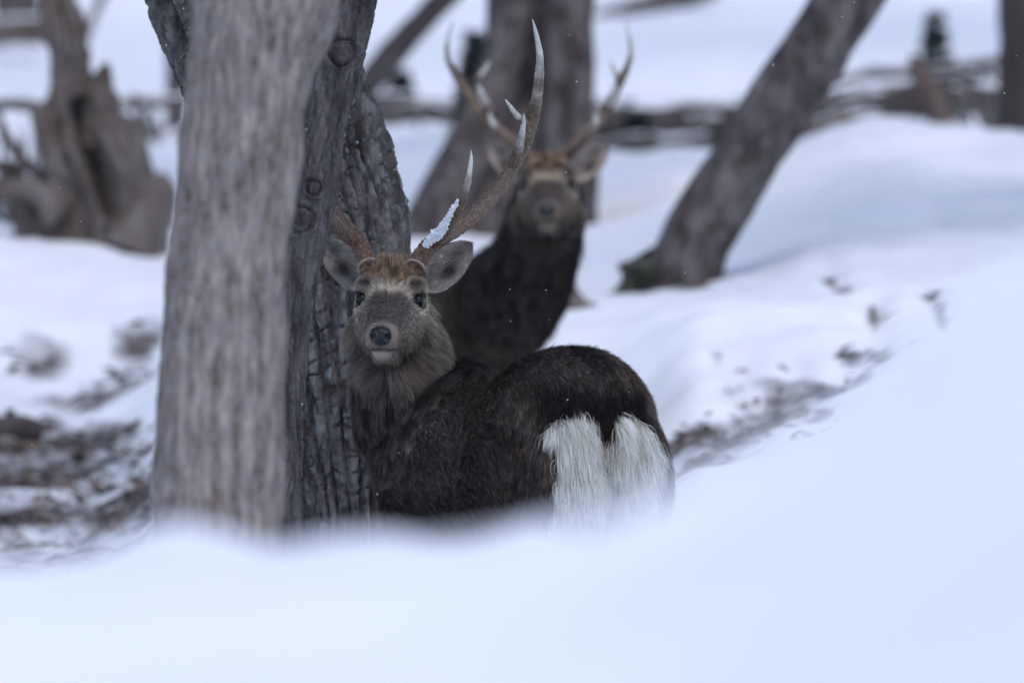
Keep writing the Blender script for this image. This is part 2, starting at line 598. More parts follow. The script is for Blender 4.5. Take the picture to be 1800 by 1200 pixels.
def scaly(q, th, s):
    r = ridges(q, th, 0.0155, 3.4, 1.3, (13, 13, 5), (40, 40, 17), 51, 0.5)
    cut = sstep(0.0, 0.12, np.abs(perlin(q * np.array((26, 26, 42)) + 0.7 * perlin(q * 60, 8)[..., None], 57)))
    big = sstep(0.02, 0.14, np.abs(perlin(q * np.array((16, 16, 5)) + 0.5 * perlin(q * 20, 18)[..., None], 59)))
    h = r * 0.0055 * (0.4 + 0.6 * cut) + big * 0.004 + fbm(q * np.array((150, 150, 80)), 2, 42) * 0.0016
    return h + fbm(q * np.array((7, 7, 4)), 2, 44) * 0.008 - 0.008


def stripy(q, th, s):
    p = q * np.array((24, 24, 2.4)) + perlin(q * 4, 9)[..., None] * 0.5
    n1 = np.abs(perlin(p, 61))
    return np.power(np.clip(n1 / 0.25, 0, 1), 0.8) * 0.007 + fbm(q * np.array((9, 9, 5)), 3, 63) * 0.008 + fbm(q * np.array((60, 60, 22)), 3, 65) * 0.003


def coarse(q, th, s):
    p = q * np.array((13, 13, 2.2)) + perlin(q * 3, 9)[..., None] * 0.5
    n1 = np.abs(perlin(p, 71))
    return np.power(np.clip(n1 / 0.25, 0, 1), 0.8) * 0.014 + fbm(q * np.array((5, 5, 3)), 3, 73) * 0.014


def rough_wood(q, th, s):
    p = q * np.array((9, 9, 1.6)) + perlin(q * 3, 9)[..., None] * 0.6
    n1 = np.abs(perlin(p, 81))
    return np.power(np.clip(n1 / 0.3, 0, 1), 0.8) * 0.05 + fbm(q * np.array((6, 6, 3)), 4, 83) * 0.05 + ridges(q, th, 0.07, 3, 1.5, (5, 5, 2), (16, 16, 7), 85, 0.6) * 0.035 - 0.04


def trunk_mesh(name, pts, bark, nr, ns, extra=None, sz=None, dens=None):
    """pts rows: x,y,z,radius. dens: ring parameter remap (0..1 -> 0..1) to put rings where they show"""
    R = resample(pts, 400)
    seg = np.concatenate([[0], np.cumsum(np.linalg.norm(np.diff(R[:, :3], axis=0), axis=1))])
    t = np.linspace(0, 1, nr) if dens is None else np.interp(np.linspace(0, 1, nr), dens[0], dens[1])
    s = t * seg[-1]
    R = np.stack([np.interp(s, seg, R[:, k]) for k in range(4)], -1)
    T, A, B = frames(R[:, :3])
    th = np.linspace(0, 2 * math.pi, ns, endpoint=False)
    ct, st = np.cos(th), np.sin(th)
    rad = A[:, None, :] * ct[None, :, None] + B[:, None, :] * st[None, :, None]
    q = np.stack([R[:, 3:4] * ct, R[:, 3:4] * st, np.repeat(s[:, None], ns, 1)], -1)
    h = bark(q, np.repeat(th[None], nr, 0), q[..., 2]) if bark else np.zeros(q.shape[:2])
    V0 = R[:, None, :3] + rad * R[:, None, 3:4]
    if extra is not None:
        h = h + extra(V0, q)
    h = np.maximum(h, -0.9 * R[:, 3:4])
    V = (R[:, None, :3] + rad * (R[:, 3:4] + h)[..., None]).reshape(-1, 3)
    V, F = close_tube(V, nr, ns)
    return mesh_np(name, V, F)


def shift(mesh, loc):
    v = np.empty(len(mesh.vertices) * 3, np.float32)
    mesh.vertices.foreach_get('co', v)
    v = v.reshape(-1, 3) - np.asarray(loc, np.float32)
    mesh.vertices.foreach_set('co', v.ravel())
    mesh.update()
    return mesh


def px_trunk(rows, d):
    """rows of (px, py, half width px[, d])"""
    out = []
    for r in rows:
        dd = r[3] if len(r) > 3 else d
        out.append((*P(r[0], r[1], dd), r[2] * 0.09 * dd / 1800))
    return out


def tree(name, label, rows, d, bark, mat, nr, ns, extra=None, cat='tree', group=None, dens=None, part='trunk'):
    pts = px_trunk(rows, d)
    base = np.array(pts[0][:3])
    root = empty(name, base)
    m = shift(trunk_mesh(part, pts, bark, nr, ns, extra, dens=dens), base)
    t = obj(part, m, mat, root)
    tag(root, label, cat, group)
    return root, t, base


def limb(parent, base, name, pts, mat, nr=20, ns=10, bark=None):
    m = shift(trunk_mesh(name, pts, bark, nr, ns), base)
    return obj(name, m, mat, parent)


# broad pale trunk nearest the camera
fg, fgt, fgb = tree('broad_tree', 'broad tan-grey tree trunk, out of focus, nearest the camera on the left',
                    [(372, 1750, 135), (374, 1500, 122), (378, 1150, 112), (381, 920, 110), (388, 720, 107), (400, 500, 100), (412, 340, 100), (430, 200, 104),
                     (445, 100, 108), (468, 0, 120), (500, -180, 118), (540, -500, 105), (560, -1000, 90), (570, -1800, 70)], 21.0, stripy, M['tan'], 420, 200)
pts = px_trunk([(440, 120, 60), (400, -10, 58), (360, -160, 52), (300, -420, 40), (220, -800, 26)], 21.15)
limb(fg, fgb, 'limb', pts, M['tan'], 60, 40, stripy)

# slender knotted trunk
KN = [(600, 92, 24, 0.012), (530, 385, 24, 0.012), (552, 330, 15, 0.004)]
KD = 24.35


def knots(V, q):
    h = np.zeros(V.shape[:2])
    for (px, py, r, a) in KN:
        c = P(px, py, KD)
        k = 0.09 * KD / 1800
        rho = np.hypot((V[..., 0] - c[0]), (V[..., 2] - c[2]) * 0.92) / (r * k)
        rho = rho * (1 + .16 * perlin(V * 28 + px, 91) + .10 * perlin(V * 70, 92))
        front = (V[..., 1] < KD + 0.02)
        h += np.where(front, a * np.exp(-np.power(rho / 1.35, 4)) + 0.009 * np.exp(-((rho - 1.1) / 0.2) ** 2) - 0.013 * np.exp(-((rho - 0.84) / 0.1) ** 2)
                      + 0.002 * np.cos(rho * 16) * np.exp(-rho ** 4), 0)
    return h


kt, ktt, kb = tree('knotted_tree', 'slender grey tree with round branch knots leaning past the near stag',
                   [(478, 1440, 44), (482, 1200, 40), (488, 920, 37), (500, 700, 38), (514, 520, 40), (531, 400, 47), (553, 300, 43), (571, 210, 42),
                    (591, 110, 48), (612, 10, 51), (638, -120, 52), (680, -400, 48), (720, -900, 40), (740, -1600, 30)], KD, scaly, M['scaly'], 620, 190, knots,
                   dens=((0, .12, .9, 1), (0, .16, .52, 1)))
for (px, py, r, a) in KN[:2]:
    k = 0.09 * KD / 1800
    c = P(px, py, KD)
    rr = np.linspace(0, 1, 14)[:, None]
    th = np.linspace(0, 2 * math.pi, 40, endpoint=False)[None]
    wob = 1 + .12 * np.sin(th * 2 + px) + .07 * np.sin(th * 5 + py)
    x = rr * np.cos(th) * r * k * 0.74 * wob
    z = rr * np.sin(th) * r * k * 0.84 * wob
    row = {92: 49, 385: 46}[py] * k
    y = -(row + 0.016 + 0.005 * (1 - rr ** 2) + 0.0016 * np.sin(rr * 17 + th)) + 0 * th
    y = y + fbm(np.stack([x * 90, z * 90, 0 * x], -1), 3, 90) * 0.005 + 0.02 * rr ** 8
    V = np.stack([x + c[0], y + c[1], z + c[2]], -1).reshape(-1, 3) - kb
    obj('knot', mesh_np('knot', V, ring_faces(14, 40)), M['scaly'], ktt)

# thick furrowed trunk leaning behind the near stag
ft, ftt, fb = tree('furrowed_tree', 'thick tree with deeply furrowed dark bark right behind the near stag',
                   [(640, 1330, 150), (622, 1150, 128), (616, 930, 118), (606, 780, 120), (594, 620, 126), (572, 450, 138), (530, 300, 142), (487, 160, 146),
                    (440, 10, 150), (380, -180, 150), (270, -600, 130), (200, -1100, 110), (150, -1900, 80)], 25.95, furrowed, M['furrow'], 520, 300,
                   dens=((0, .12, .9, 1), (0, .14, .52, 1)))
limb(ft, fb, 'stub', px_trunk([(310, 40, 16), (300, 26, 8), (290, 15, 5), (287, 10, 2)], 25.85), M['furrow'], 14, 12, None)

# trees behind
lt, ltt, lb = tree('leaning_tree', 'grey leaning tree in the snow to the right of the far stag',
                   [(1140, 640, 66), (1185, 540, 60), (1215, 455, 57), (1238, 400, 56), (1292, 310, 55), (1394, 150, 56), (1486, 0, 54), (1600, -190, 50), (1800, -550, 42), (2000, -1000, 30)],
                   36.0, coarse, M['far_bark'], 220, 70)
far, fart, farb = tree('old_tree', 'big old grey tree with flared foot behind the far stag',
                       [(905, 520, 175), (908, 430, 150), (920, 330, 120), (938, 230, 96), (947, 130, 88), (948, 0, 86), (950, -200, 82), (955, -700, 70), (960, -1400, 50)],
                       40.5, coarse, M['far_bark'], 200, 80)
limb(far, farb, 'buttress', px_trunk([(715, 500, 40), (760, 400, 46), (812, 300, 44), (860, 190, 38), (900, 60, 30), (915, -40, 20)], 40.3), M['far_bark'], 60, 40, coarse)
limb(far, farb, 'second_stem', px_trunk([(1000, 420, 48), (1003, 260, 42), (1002, 100, 38), (1006, -100, 36), (1040, -600, 30)], 40.2), M['far_bark'], 60, 40, coarse)
tree('edge_tree', 'dark upright tree trunk cut by the right edge of the picture',
     [(1806, 380, 52), (1804, 260, 46), (1802, 120, 42), (1800, 0, 41), (1798, -300, 40), (1795, -900, 32)], 43.5, coarse, M['dark_bark'], 90, 40)
tree('slim_tree', 'slim grey trunk in the distance left of the broad trunk',
     [(311, 330, 15), (311, 260, 13), (310, 120, 13), (308, 0, 12), (304, -300, 10)], 48, coarse, M['far_bark'], 50, 24)
tree('distant_tree', 'wide grey trunk at the top left corner far up the slope',
     [(30, 120, 46), (30, 50, 40), (31, 0, 38), (32, -200, 36), (36, -700, 28)], 57, coarse, M['far_bark'], 50, 30)
tree('bent_sapling', 'thin bent sapling above the hollow stump at upper left',
     [(128, 170, 8), (146, 90, 7), (160, 40, 7), (182, -10, 8), (215, -90, 7), (240, -300, 5)], 50, None, M['twig'], 40, 10, cat='sapling')
tree('straight_sapling', 'thin pale upright sapling on the far slope left of the leaning tree',
     [(1128, 175, 7), (1134, 90, 6), (1140, 0, 6), (1150, -200, 4)], 75, None, M['twig'], 30, 10, cat='sapling')
tree('crooked_sapling', 'thin crooked sapling on the far slope between hollow stump and broad trunk',
     [(285, 160, 8), (262, 80, 7), (250, 0, 7), (235, -150, 5)], 70, None, M['twig'], 30, 10, cat='sapling')

# bare winter crowns, added unseen above the picture to shade the snow: limbs, branches and twigs joined per tree
def crown(root, base, top, spread, seed, mat):
    rng = np.random.default_rng(seed)
    segs = []

    def grow(p, d, L, w, level):
        q = p + d * L
        if max(p[2], q[2]) < 2.0 and level > 0:
            return
        segs.append((p, q, w, w * .55))
        if level == 3:
            return
        n = (8, 9, 6)[level]
        for _ in range(n):
            f = rng.uniform(.25, 1.0)
            nd = unit(d * .75 + rng.normal(0, .62, 3) + np.array((0, 0, .12)))
            grow(p + d * L * f, nd, L * (.52, .5, .55)[level] * rng.uniform(.7, 1.3), w * (.45, .42, .55)[level], level + 1)

    for k in range(7):
        a = 2 * math.pi * (k + rng.uniform(0, .7)) / 7
        el = rng.uniform(.35, 1.15)
        grow(np.asarray(top, float) - np.array((0, 0, rng.uniform(0, .5))), np.array((math.cos(a) * math.cos(el), math.sin(a) * math.cos(el), math.sin(el))), spread * rng.uniform(.8, 1.2), .055, 0)
    Pa = np.array([x[0] for x in segs])
    Pb = np.array([x[1] for x in segs])
    wa = np.array([x[2] for x in segs])[:, None]
    wb = np.array([x[3] for x in segs])[:, None]
    T = unit(Pb - Pa)
    A = unit(np.cross(T, np.array((.3, .2, .93))))
    B = np.cross(T, A)
    V = []
    for c, w in ((Pa, wa), (Pb, wb)):
        for k in range(3):
            an = 2 * math.pi * k / 3
            V.append(c + (A * math.cos(an) + B * math.sin(an)) * w)
    V = np.stack(V, 1).reshape(-1, 3) - base
    i = np.arange(len(segs))[:, None] * 6
    F = np.concatenate([i + np.array([[0, 1, 4, 3]]), i + np.array([[1, 2, 5, 4]]), i + np.array([[2, 0, 3, 5]])], 0)
    obj('crown', mesh_np('crown', V, F), mat, root)


for (rt, bs, tp, spr, sd, mt) in [(fg, fgb, P(570, -1790, 21.0), 2.6, 1, M['tan']), (kt, kb, P(740, -1590, KD), 2.0, 2, M['scaly']), (ft, fb, P(150, -1890, 25.95), 2.9, 3, M['furrow']),
                                  (lt, lb, P(2000, -990, 36.0), 1.5, 4, M['far_bark']), (far, farb, P(960, -1390, 40.5), 3.4, 5, M['far_bark'])]:
    crown(rt, bs, tp, spr, sd, mt)

# unseen trees added beside the view; their crowns shade the ground behind the stags
wood = None
for k, (x, y, hgt, spr) in enumerate([(-3.9, 31, 4.2, 3.4), (7.0, 33.5, 4.4, 3.4), (-3.6, 40, 4.6, 3.6), (6.8, 43, 4.8, 3.6), (-4.2, 50, 5.2, 4.0), (4.4, 53, 5.4, 4.0), (-4.6, 61, 6.0, 4.4), (4.9, 64, 6.2, 4.4),
                                      (-0.6, 84, 7.6, 4.6), (-5.6, 74, 7.0, 4.6), (6.0, 77, 7.2, 4.6)]):
    b0 = np.array((x, y, float(ground_base(x, y)) - .15))
    if wood is None:
        wood = empty('shade_tree', b0)
        obj('trunk', shift(trunk_mesh('trunk', [(*b0, .22), (*(b0 + (.05, 0, 1.0)), .16), (*(b0 + (.1, .1, 2.5)), .14), (*(b0 + (.1, .1, hgt)), .10)], coarse, 60, 36), b0), M['far_bark'], wood)
        crown(wood, b0, b0 + (.1, .1, hgt), spr, 20 + k, M['far_bark'])
        w_ = wood
    else:
        w_ = wood.copy()
        C.objects.link(w_)
        for ch in wood.children:
            c_ = ch.copy()
            C.objects.link(c_)
            c_.parent = w_
        w_.location = b0
        w_.rotation_euler = (0, 0, k * 1.3)
        w_.scale = (spr / 3.4, spr / 3.4, hgt / 4.2)
    tag(w_, 'bare grey tree added out of view to shade the snow', 'tree', 'unseen trees added for shade')

# fallen and broken wood behind
def log(name, label, rows, d, mat, nr=80, ns=36, bark=coarse, cat='log'):
    return tree(name, label, rows, d, bark, mat, nr, ns, cat=cat, part='stem')


log('fallen_log', 'long grey fallen log lying across the slope behind the leaning tree',
    [(1010, 205, 32), (1090, 212, 36), (1200, 215, 38), (1300, 212, 35), (1400, 195, 31), (1500, 182, 27), (1650, 173, 25), (1790, 167, 24), (1900, 160, 22)], 47, M['log_bark'], 160, 36)
log('broken_branch', 'reddish broken branch on the snow crest right of the leaning tree',
    [(1395, 232, 13), (1440, 222, 13), (1500, 207, 9), (1550, 203, 6)], 43, M['redwood'], 40, 16)
log('splintered_snag', 'pointed splintered snag standing on the snow crest at right',
    [(1672, 262, 20), (1660, 225, 19), (1645, 185, 17), (1628, 150, 14), (1614, 118, 9), (1606, 96, 3)], 42.6, M['redwood'], 60, 24, cat='snag')
log('slanting_branch', 'dark slanting branch above the furrowed trunk at the top',
    [(610, 190, 20), (650, 145, 19), (700, 85, 18), (745, 35, 17), (790, -15, 16), (860, -110, 14)], 45, M['dark_bark'], 60, 24, cat='branch')
log('half_buried_log', 'dark log half buried in snow left of the old tree',
    [(620, 188, 18), (690, 184, 18), (760, 190, 17), (830, 200, 16), (880, 205, 14)], 48.5, M['log_bark'], 60, 24)
log('sloping_log', 'dark log sloping up the hillside at the top centre',
    [(1040, 45, 20), (1100, 22, 20), (1170, 2, 19), (1260, -25, 17)], 60, M['log_bark'], 50, 24)
log('upper_log', 'brown log lying at the foot of the top left trunk',
    [(-160, 56, 16), (-60, 52, 17), (10, 50, 17), (74, 46, 14)], 55.5, M['redwood'], 50, 24)
log('ground_log', 'short dark log on the bare ground at the left edge',
    [(-90, 762, 17), (-20, 758, 18), (40, 756, 17), (75, 760, 11)], 34.7, M['dark_bark'], 50, 30)
log('thin_log', 'thin pale log lying in the snow between hollow stump and slim trunk',
    [(190, 186, 7), (230, 182, 8), (275, 180, 8), (330, 176, 7)], 46, M['redwood'], 40, 14)
log('crossing_branch', 'thin dark branch crossing the slope above the right end of the fallen log',
    [(1440, 150, 4), (1530, 130, 6), (1640, 122, 6), (1770, 108, 5), (1860, 96, 4)], 48, M['log_bark'], 50, 12, cat='branch')
log('leaning_branch', 'dark bare branch leaning from the fallen log toward the right edge trunk',
    [(1470, 200, 6), (1560, 168, 7), (1660, 140, 6), (1750, 132, 4)], 45.5, M['log_bark'], 50, 12, cat='branch')
log('buried_branch', 'dark branch poking from the snow under the fallen log beside the leaning tree',
    [(1050, 262, 9), (1110, 250, 11), (1170, 252, 11), (1250, 240, 8)], 45.8, M['log_bark'], 50, 16, cat='branch')
log('far_branch', 'thin bare branch at the left edge beside the hollow stump',
    [(-40, 190, 7), (10, 184, 8), (60, 190, 7), (110, 205, 5)], 43, M['twig'], 40, 12, cat='branch')
log('bowed_branch', 'bowed dark branch over the half buried log at the top',
    [(640, 235, 8), (690, 205, 9), (760, 196, 9), (840, 222, 7), (900, 260, 5)], 47, M['log_bark'], 50, 14, cat='branch')
st, stt, sb = log('weathered_stump', 'low pale weathered stump with a side root just right of the far stag',
                  [(985, 680, 56), (985, 600, 50), (985, 545, 42), (983, 515, 32), (986, 492, 20), (990, 480, 8)], 35.7, M['dead'], 60, 36, rough_wood if False else coarse, cat='stump')
limb(st, sb, 'root', px_trunk([(960, 545, 20), (1005, 538, 14), (1040, 541, 10), (1070, 550, 6)], 35.5), M['dead'], 30, 14, None)
ms, mst, mb = log('mossy_stump', 'low dark mossy stump at the foot of the leaning tree',
                  [(1150, 640, 60), (1150, 560, 54), (1148, 505, 46), (1140, 478, 36), (1128, 458, 22), (1122, 448, 8)], 36.1, M['moss'], 60, 48, rough_wood, cat='stump')
limb(ms, mb, 'root', px_trunk([(1150, 480, 26), (1110, 470, 15), (1085, 470, 5)], 35.9), M['moss'], 24, 14, None)

# hollow stump with a spire
def cavity(V, q):
    k = 0.09 * 39 / 1800
    path = np.array([P(*p, 39) for p in [(140, 185), (150, 235), (170, 280), (188, 330), (200, 375)]])
    wid = np.array([14, 19, 20, 19, 16]) * k
    h = np.zeros(V.shape[:2])
    pp = resample(np.hstack([path, wid[:, None]]), 30)
    dist = np.full(V.shape[:2], 9.0)
    for p in pp:
        dist = np.minimum(dist, np.hypot(V[..., 0] - p[0], V[..., 2] - p[2]) / p[3])
    return np.where(V[..., 1] < 39, -0.24 * sstep(1.2, 0.8, dist) + 0.025 * np.exp(-((dist - 1.4) / 0.3) ** 2), 0)


hs, hst, hb = log('hollow_stump', 'tall hollow dead stump with a dark cavity and broken spire at left',
                  [(180, 560, 125), (175, 450, 112), (170, 380, 100), (160, 300, 84), (142, 230, 68), (128, 180, 48), (118, 140, 26), (116, 90, 20), (112, 40, 15), (107, -10, 11), (102, -60, 8), (98, -90, 3)],
                  39, M['dead'], 260, 150, None, cat='stump')
bpy.data.objects.remove(hst)
hm = shift(trunk_mesh('shell', px_trunk([(180, 560, 125), (175, 450, 112), (170, 380, 100), (160, 300, 84), (142, 230, 68), (128, 180, 48), (118, 140, 26), (116, 90, 20), (112, 40, 15), (107, -10, 11), (102, -60, 8), (98, -90, 3)], 39),
                      rough_wood, 260, 150, cavity), hb)
hst = obj('shell', hm, M['dead'], hs)
limb(hs, hb, 'splinter', px_trunk([(165, 260, 28), (172, 190, 22), (180, 145, 12), (190, 112, 3)], 38.95), M['dead'], 40, 18, coarse)
limb(hs, hb, 'splinter', px_trunk([(100, 300, 22), (82, 240, 16), (70, 205, 9), (62, 188, 3)], 38.9), M['dead'], 40, 18, coarse)
limb(hs, hb, 'root', px_trunk([(230, 440, 50), (262, 370, 30), (285, 330, 20), (300, 315, 5)], 38.8), M['dead'], 40, 18, coarse)
limb(hs, hb, 'root', px_trunk([(110, 380, 30), (70, 340, 16), (30, 330, 11), (-20, 350, 8), (-60, 390, 5)], 38.8), M['dead'], 40, 14, coarse)
limb(hs, hb, 'root', px_trunk([(100, 330, 24), (55, 295, 10), (20, 250, 7), (-10, 190, 5), (-30, 180, 3)], 39.1), M['dead'], 40, 14, None)
limb(hs, hb, 'root', px_trunk([(60, 420, 26), (40, 360, 20), (15, 300, 10), (-10, 290, 4)], 39.2), M['dead'], 40, 14, coarse)
log('pale_stub', 'small pale brown stump between the hollow stump and the broad trunk',
    [(290, 440, 26), (288, 380, 22), (285, 340, 19), (278, 312, 12), (276, 304, 4)], 40.5, M['dead'], 40, 24, coarse, cat='stump')


# small conifers
def conifer(name, label, px, py_top, py_base, hw, d, n, seed, group=None):
    rng = np.random.default_rng(seed)
    k = 0.09 * d / 1800
    base = P(px, py_base, d)
    top = P(px, py_top, d)
    H = top[2] - base[2]
    root = empty(name, base)
    obj('trunk', shift(trunk_mesh('trunk', [(*base, 0.018), (*(base + (top - base) * .5), 0.012), (*top, 0.003)], None, 12, 8), base), M['dark_bark'], root)
    V, F = [], []
    for j in range(n):
        t = rng.uniform(0.04, 1) ** 1.0
        a = rng.uniform(0, 2 * math.pi)
        R = hw * k * (1 - t) ** 0.8 * rng.uniform(0.5, 1.1) + 0.02
        dirv = np.array((math.cos(a), math.sin(a), -0.25 + 0.3 * t))
        c0 = np.array((0, 0, t * H))
        side = np.array((-math.sin(a), math.cos(a), 0))
        for q in range(9):
            f = q / 9
            p = c0 + dirv * R * f
            for sgn in (-1, 1):
                e = p + (dirv * 0.5 + side * sgn * 0.9 + np.array((0, 0, rng.normal(0, .35)))) * (0.05 * (1 - f * .5))
                w = np.array((0, 0, 0.006)) + dirv * 0.006
                i = len(V)
                V += [p - w, p + w, e + w * .3, e - w * .3]
                F.append((i, i + 1, i + 2, i + 3))
    obj('needles', mesh_np('needles', np.array(V), np.array(F), False), M['needles'], root)
    tag(root, label, 'conifer', group)
    return root


conifer('conifer_sapling', 'small dark conifer on the far slope behind the splintered snag', 1645, 25, 210, 52, 49, 110, 1)
conifer('conifer_sapling', 'low dark conifer between slanting branch and far stag antler', 705, 130, 262, 60, 50, 120, 2)
conifer('conifer_sapling', 'dark conifer pressed against the left side of the old tree', 835, 60, 250, 55, 46, 120, 3)
conifer('conifer_sapling', 'low dark conifer under the fallen log right of the old tree', 1120, 205, 275, 60, 46, 90, 4)
conifer('conifer_sapling', 'little dark conifer at the top left of the slim trunk', 278, 140, 205, 26, 55, 50, 5)
conifer('conifer_sapling', 'low conifer beside the half buried log, hidden partly by the slanting branch', 650, 150, 240, 45, 51, 80, 6)


def brush(name, label, px, py, w, h, d, n, seed):
    rng = np.random.default_rng(seed)
    base = P(px, py, d)
    k = 0.09 * d / 1800
    root = empty(name, base)
    for j in range(n):
        a = base + np.array((rng.uniform(-.5, .5) * w * k, rng.uniform(-.4, .4), -0.05))
        l = np.array((rng.uniform(-.6, .6) * w * k, rng.uniform(-.3, .3), rng.uniform(.4, 1) * h * k))
        mid = a + l * .5 + rng.normal(0, .03, 3)
        pts = [(*a, .012), (*mid, .009), (*(a + l), .003)]
        obj('stem', shift(trunk_mesh('stem', pts, None, 8, 6), base), M['twig'], root)
    tag(root, label, 'bush')


brush('twiggy_bush', 'bare twiggy bush beside the right edge trunk', 1710, 235, 110, 150, 46, 26, 1)
brush('twiggy_bush', 'bare twiggy bush left of the hollow stump', 30, 400, 130, 240, 42, 26, 2)
brush('twiggy_bush', 'bare twiggy bush on the slope above the half buried log', 780, 262, 190, 110, 47, 40, 3)
brush('twiggy_bush', 'bare low twiggy bush behind the fallen log near the leaning tree', 1160, 285, 200, 70, 45.5, 36, 4)
brush('twiggy_bush', 'bare twiggy bush just right of the furrowed trunk far behind', 670, 262, 110, 90, 47.5, 26, 5)
brush('twiggy_bush', 'bare twiggy bush on the slope between hollow stump and slim trunk', 250, 250, 110, 110, 47, 20, 6)


# ------------------------------------------------------------------ deer
TORSO = [(-.475, .90, .04, .05), (-.45, .85, .105, .115), (-.40, .835, .155, .158), (-.32, .83, .185, .178), (-.22, .81, .185, .185), (-.09, .775, .158, .172),
         (.08, .768, .166, .178), (.24, .792, .160, .182), (.34, .825, .130, .148), (.41, .85, .10, .105), (.455, .865, .055, .06)]


def ellipse_rings(secs, ns=32, p=1.0):
    """secs (x, zc, hw, hh) -> rings along x"""
    th = np.linspace(0, 2 * math.pi, ns, endpoint=False)
    S = resample(secs, len(secs) * 3)
    V = np.stack([np.repeat(S[:, 0:1], ns, 1), S[:, 2:3] * np.cos(th), S[:, 1:2] + S[:, 3:4] * np.sin(th)], -1)
    return close_tube(V.reshape(-1, 3), len(S), ns)


def tube(pts, ns=20, n=None, flat=None):
    S = resample(pts, n or len(pts) * 5)
    S[:, 3] = np.maximum(S[:, 3], 0.002)
    T, A, B = frames(S[:, :3])
    th = np.linspace(0, 2 * math.pi, ns, endpoint=False)
    V = S[:, None, :3] + (A[:, None] * np.cos(th)[None, :, None] + B[:, None] * np.sin(th)[None, :, None]) * S[:, None, 3:4]
    return close_tube(V.reshape(-1, 3), len(S), ns)


HEAD = np.array([  # t, top, bottom, half width
    (-.06, -.005, -.10, .045), (-.02, .008, -.125, .062), (.02, .040, -.135, .071), (.05, .037, -.14, .077), (.08, .016, -.14, .078), (.11, -.008, -.138, .072), (.15, -.025, -.133, .058),
    (.19, -.036, -.125, .046), (.23, -.045, -.117, .038), (.265, -.051, -.109, .036), (.285, -.054, -.104, .034), (.297, -.058, -.096, .029), (.303, -.064, -.088, .018)])


def head_rings(ns=36):
    S = resample(HEAD, 40)
    th = np.linspace(0, 2 * math.pi, ns, endpoint=False)
    c, s = np.cos(th), np.sin(th)
    mid = (S[:, 1] + S[:, 2]) / 2
    hh = (S[:, 1] - S[:, 2]) / 2
    px_ = np.sign(c) * np.abs(c) ** 0.85
    wide = 1 - 0.12 * np.clip(-s, 0, 1)
    V = np.stack([np.repeat(S[:, 0:1], ns, 1), S[:, 3:4] * (px_ * wide)[None], mid[:, None] + hh[:, None] * s[None]], -1)
    return close_tube(V.reshape(-1, 3), len(S), ns)


def ball(c, r, n=16):
    th = np.linspace(0, 2 * math.pi, n, endpoint=False)
    ph = np.linspace(0.06, math.pi - 0.06, n // 2 + 1)
    V = np.stack([np.sin(ph)[:, None] * np.cos(th), np.sin(ph)[:, None] * np.sin(th), np.repeat(np.cos(ph)[:, None], n, 1)], -1)
    V = V.reshape(-1, 3) * np.asarray(r) + np.asarray(c)
    return close_tube(V, len(ph), n)


class Deer:
    pass


def leg_chain(kind, y):
    if kind == 'hind':
        return [(-.29, y * .85, .80, .135), (-.265, y * 1.02, .68, .128), (-.245, y * 1.05, .57, .092), (-.29, y, .48, .058), (-.37, y, .40, .038), (-.385, y, .36, .034), (-.37, y, .24, .024),
                (-.355, y, .11, .026), (-.335, y, .06, .024), (-.315, y, .03, .030), (-.31, y, .0, .034)]
    return [(.26, y * .72, .79, .105), (.235, y * .8, .66, .085), (.225, y * .85, .54, .06), (.245, y, .43, .045), (.25, y, .31, .036), (.25, y, .26, .028), (.25, y, .12, .024), (.265, y, .06, .025),
            (.28, y, .03, .030), (.285, y, .0, .034)]


def to_local(p, D):
    p = np.asarray(p, float) - D.loc
    c, s = math.cos(-D.yaw), math.sin(-D.yaw)
    return np.stack([p[..., 0] * c - p[..., 1] * s, p[..., 0] * s + p[..., 1] * c, p[..., 2]], -1)


def dir_local(v, D):
    c, s = math.cos(-D.yaw), math.sin(-D.yaw)
    v = np.asarray(v, float)
    return np.stack([v[..., 0] * c - v[..., 1] * s, v[..., 0] * s + v[..., 1] * c, v[..., 2]], -1)


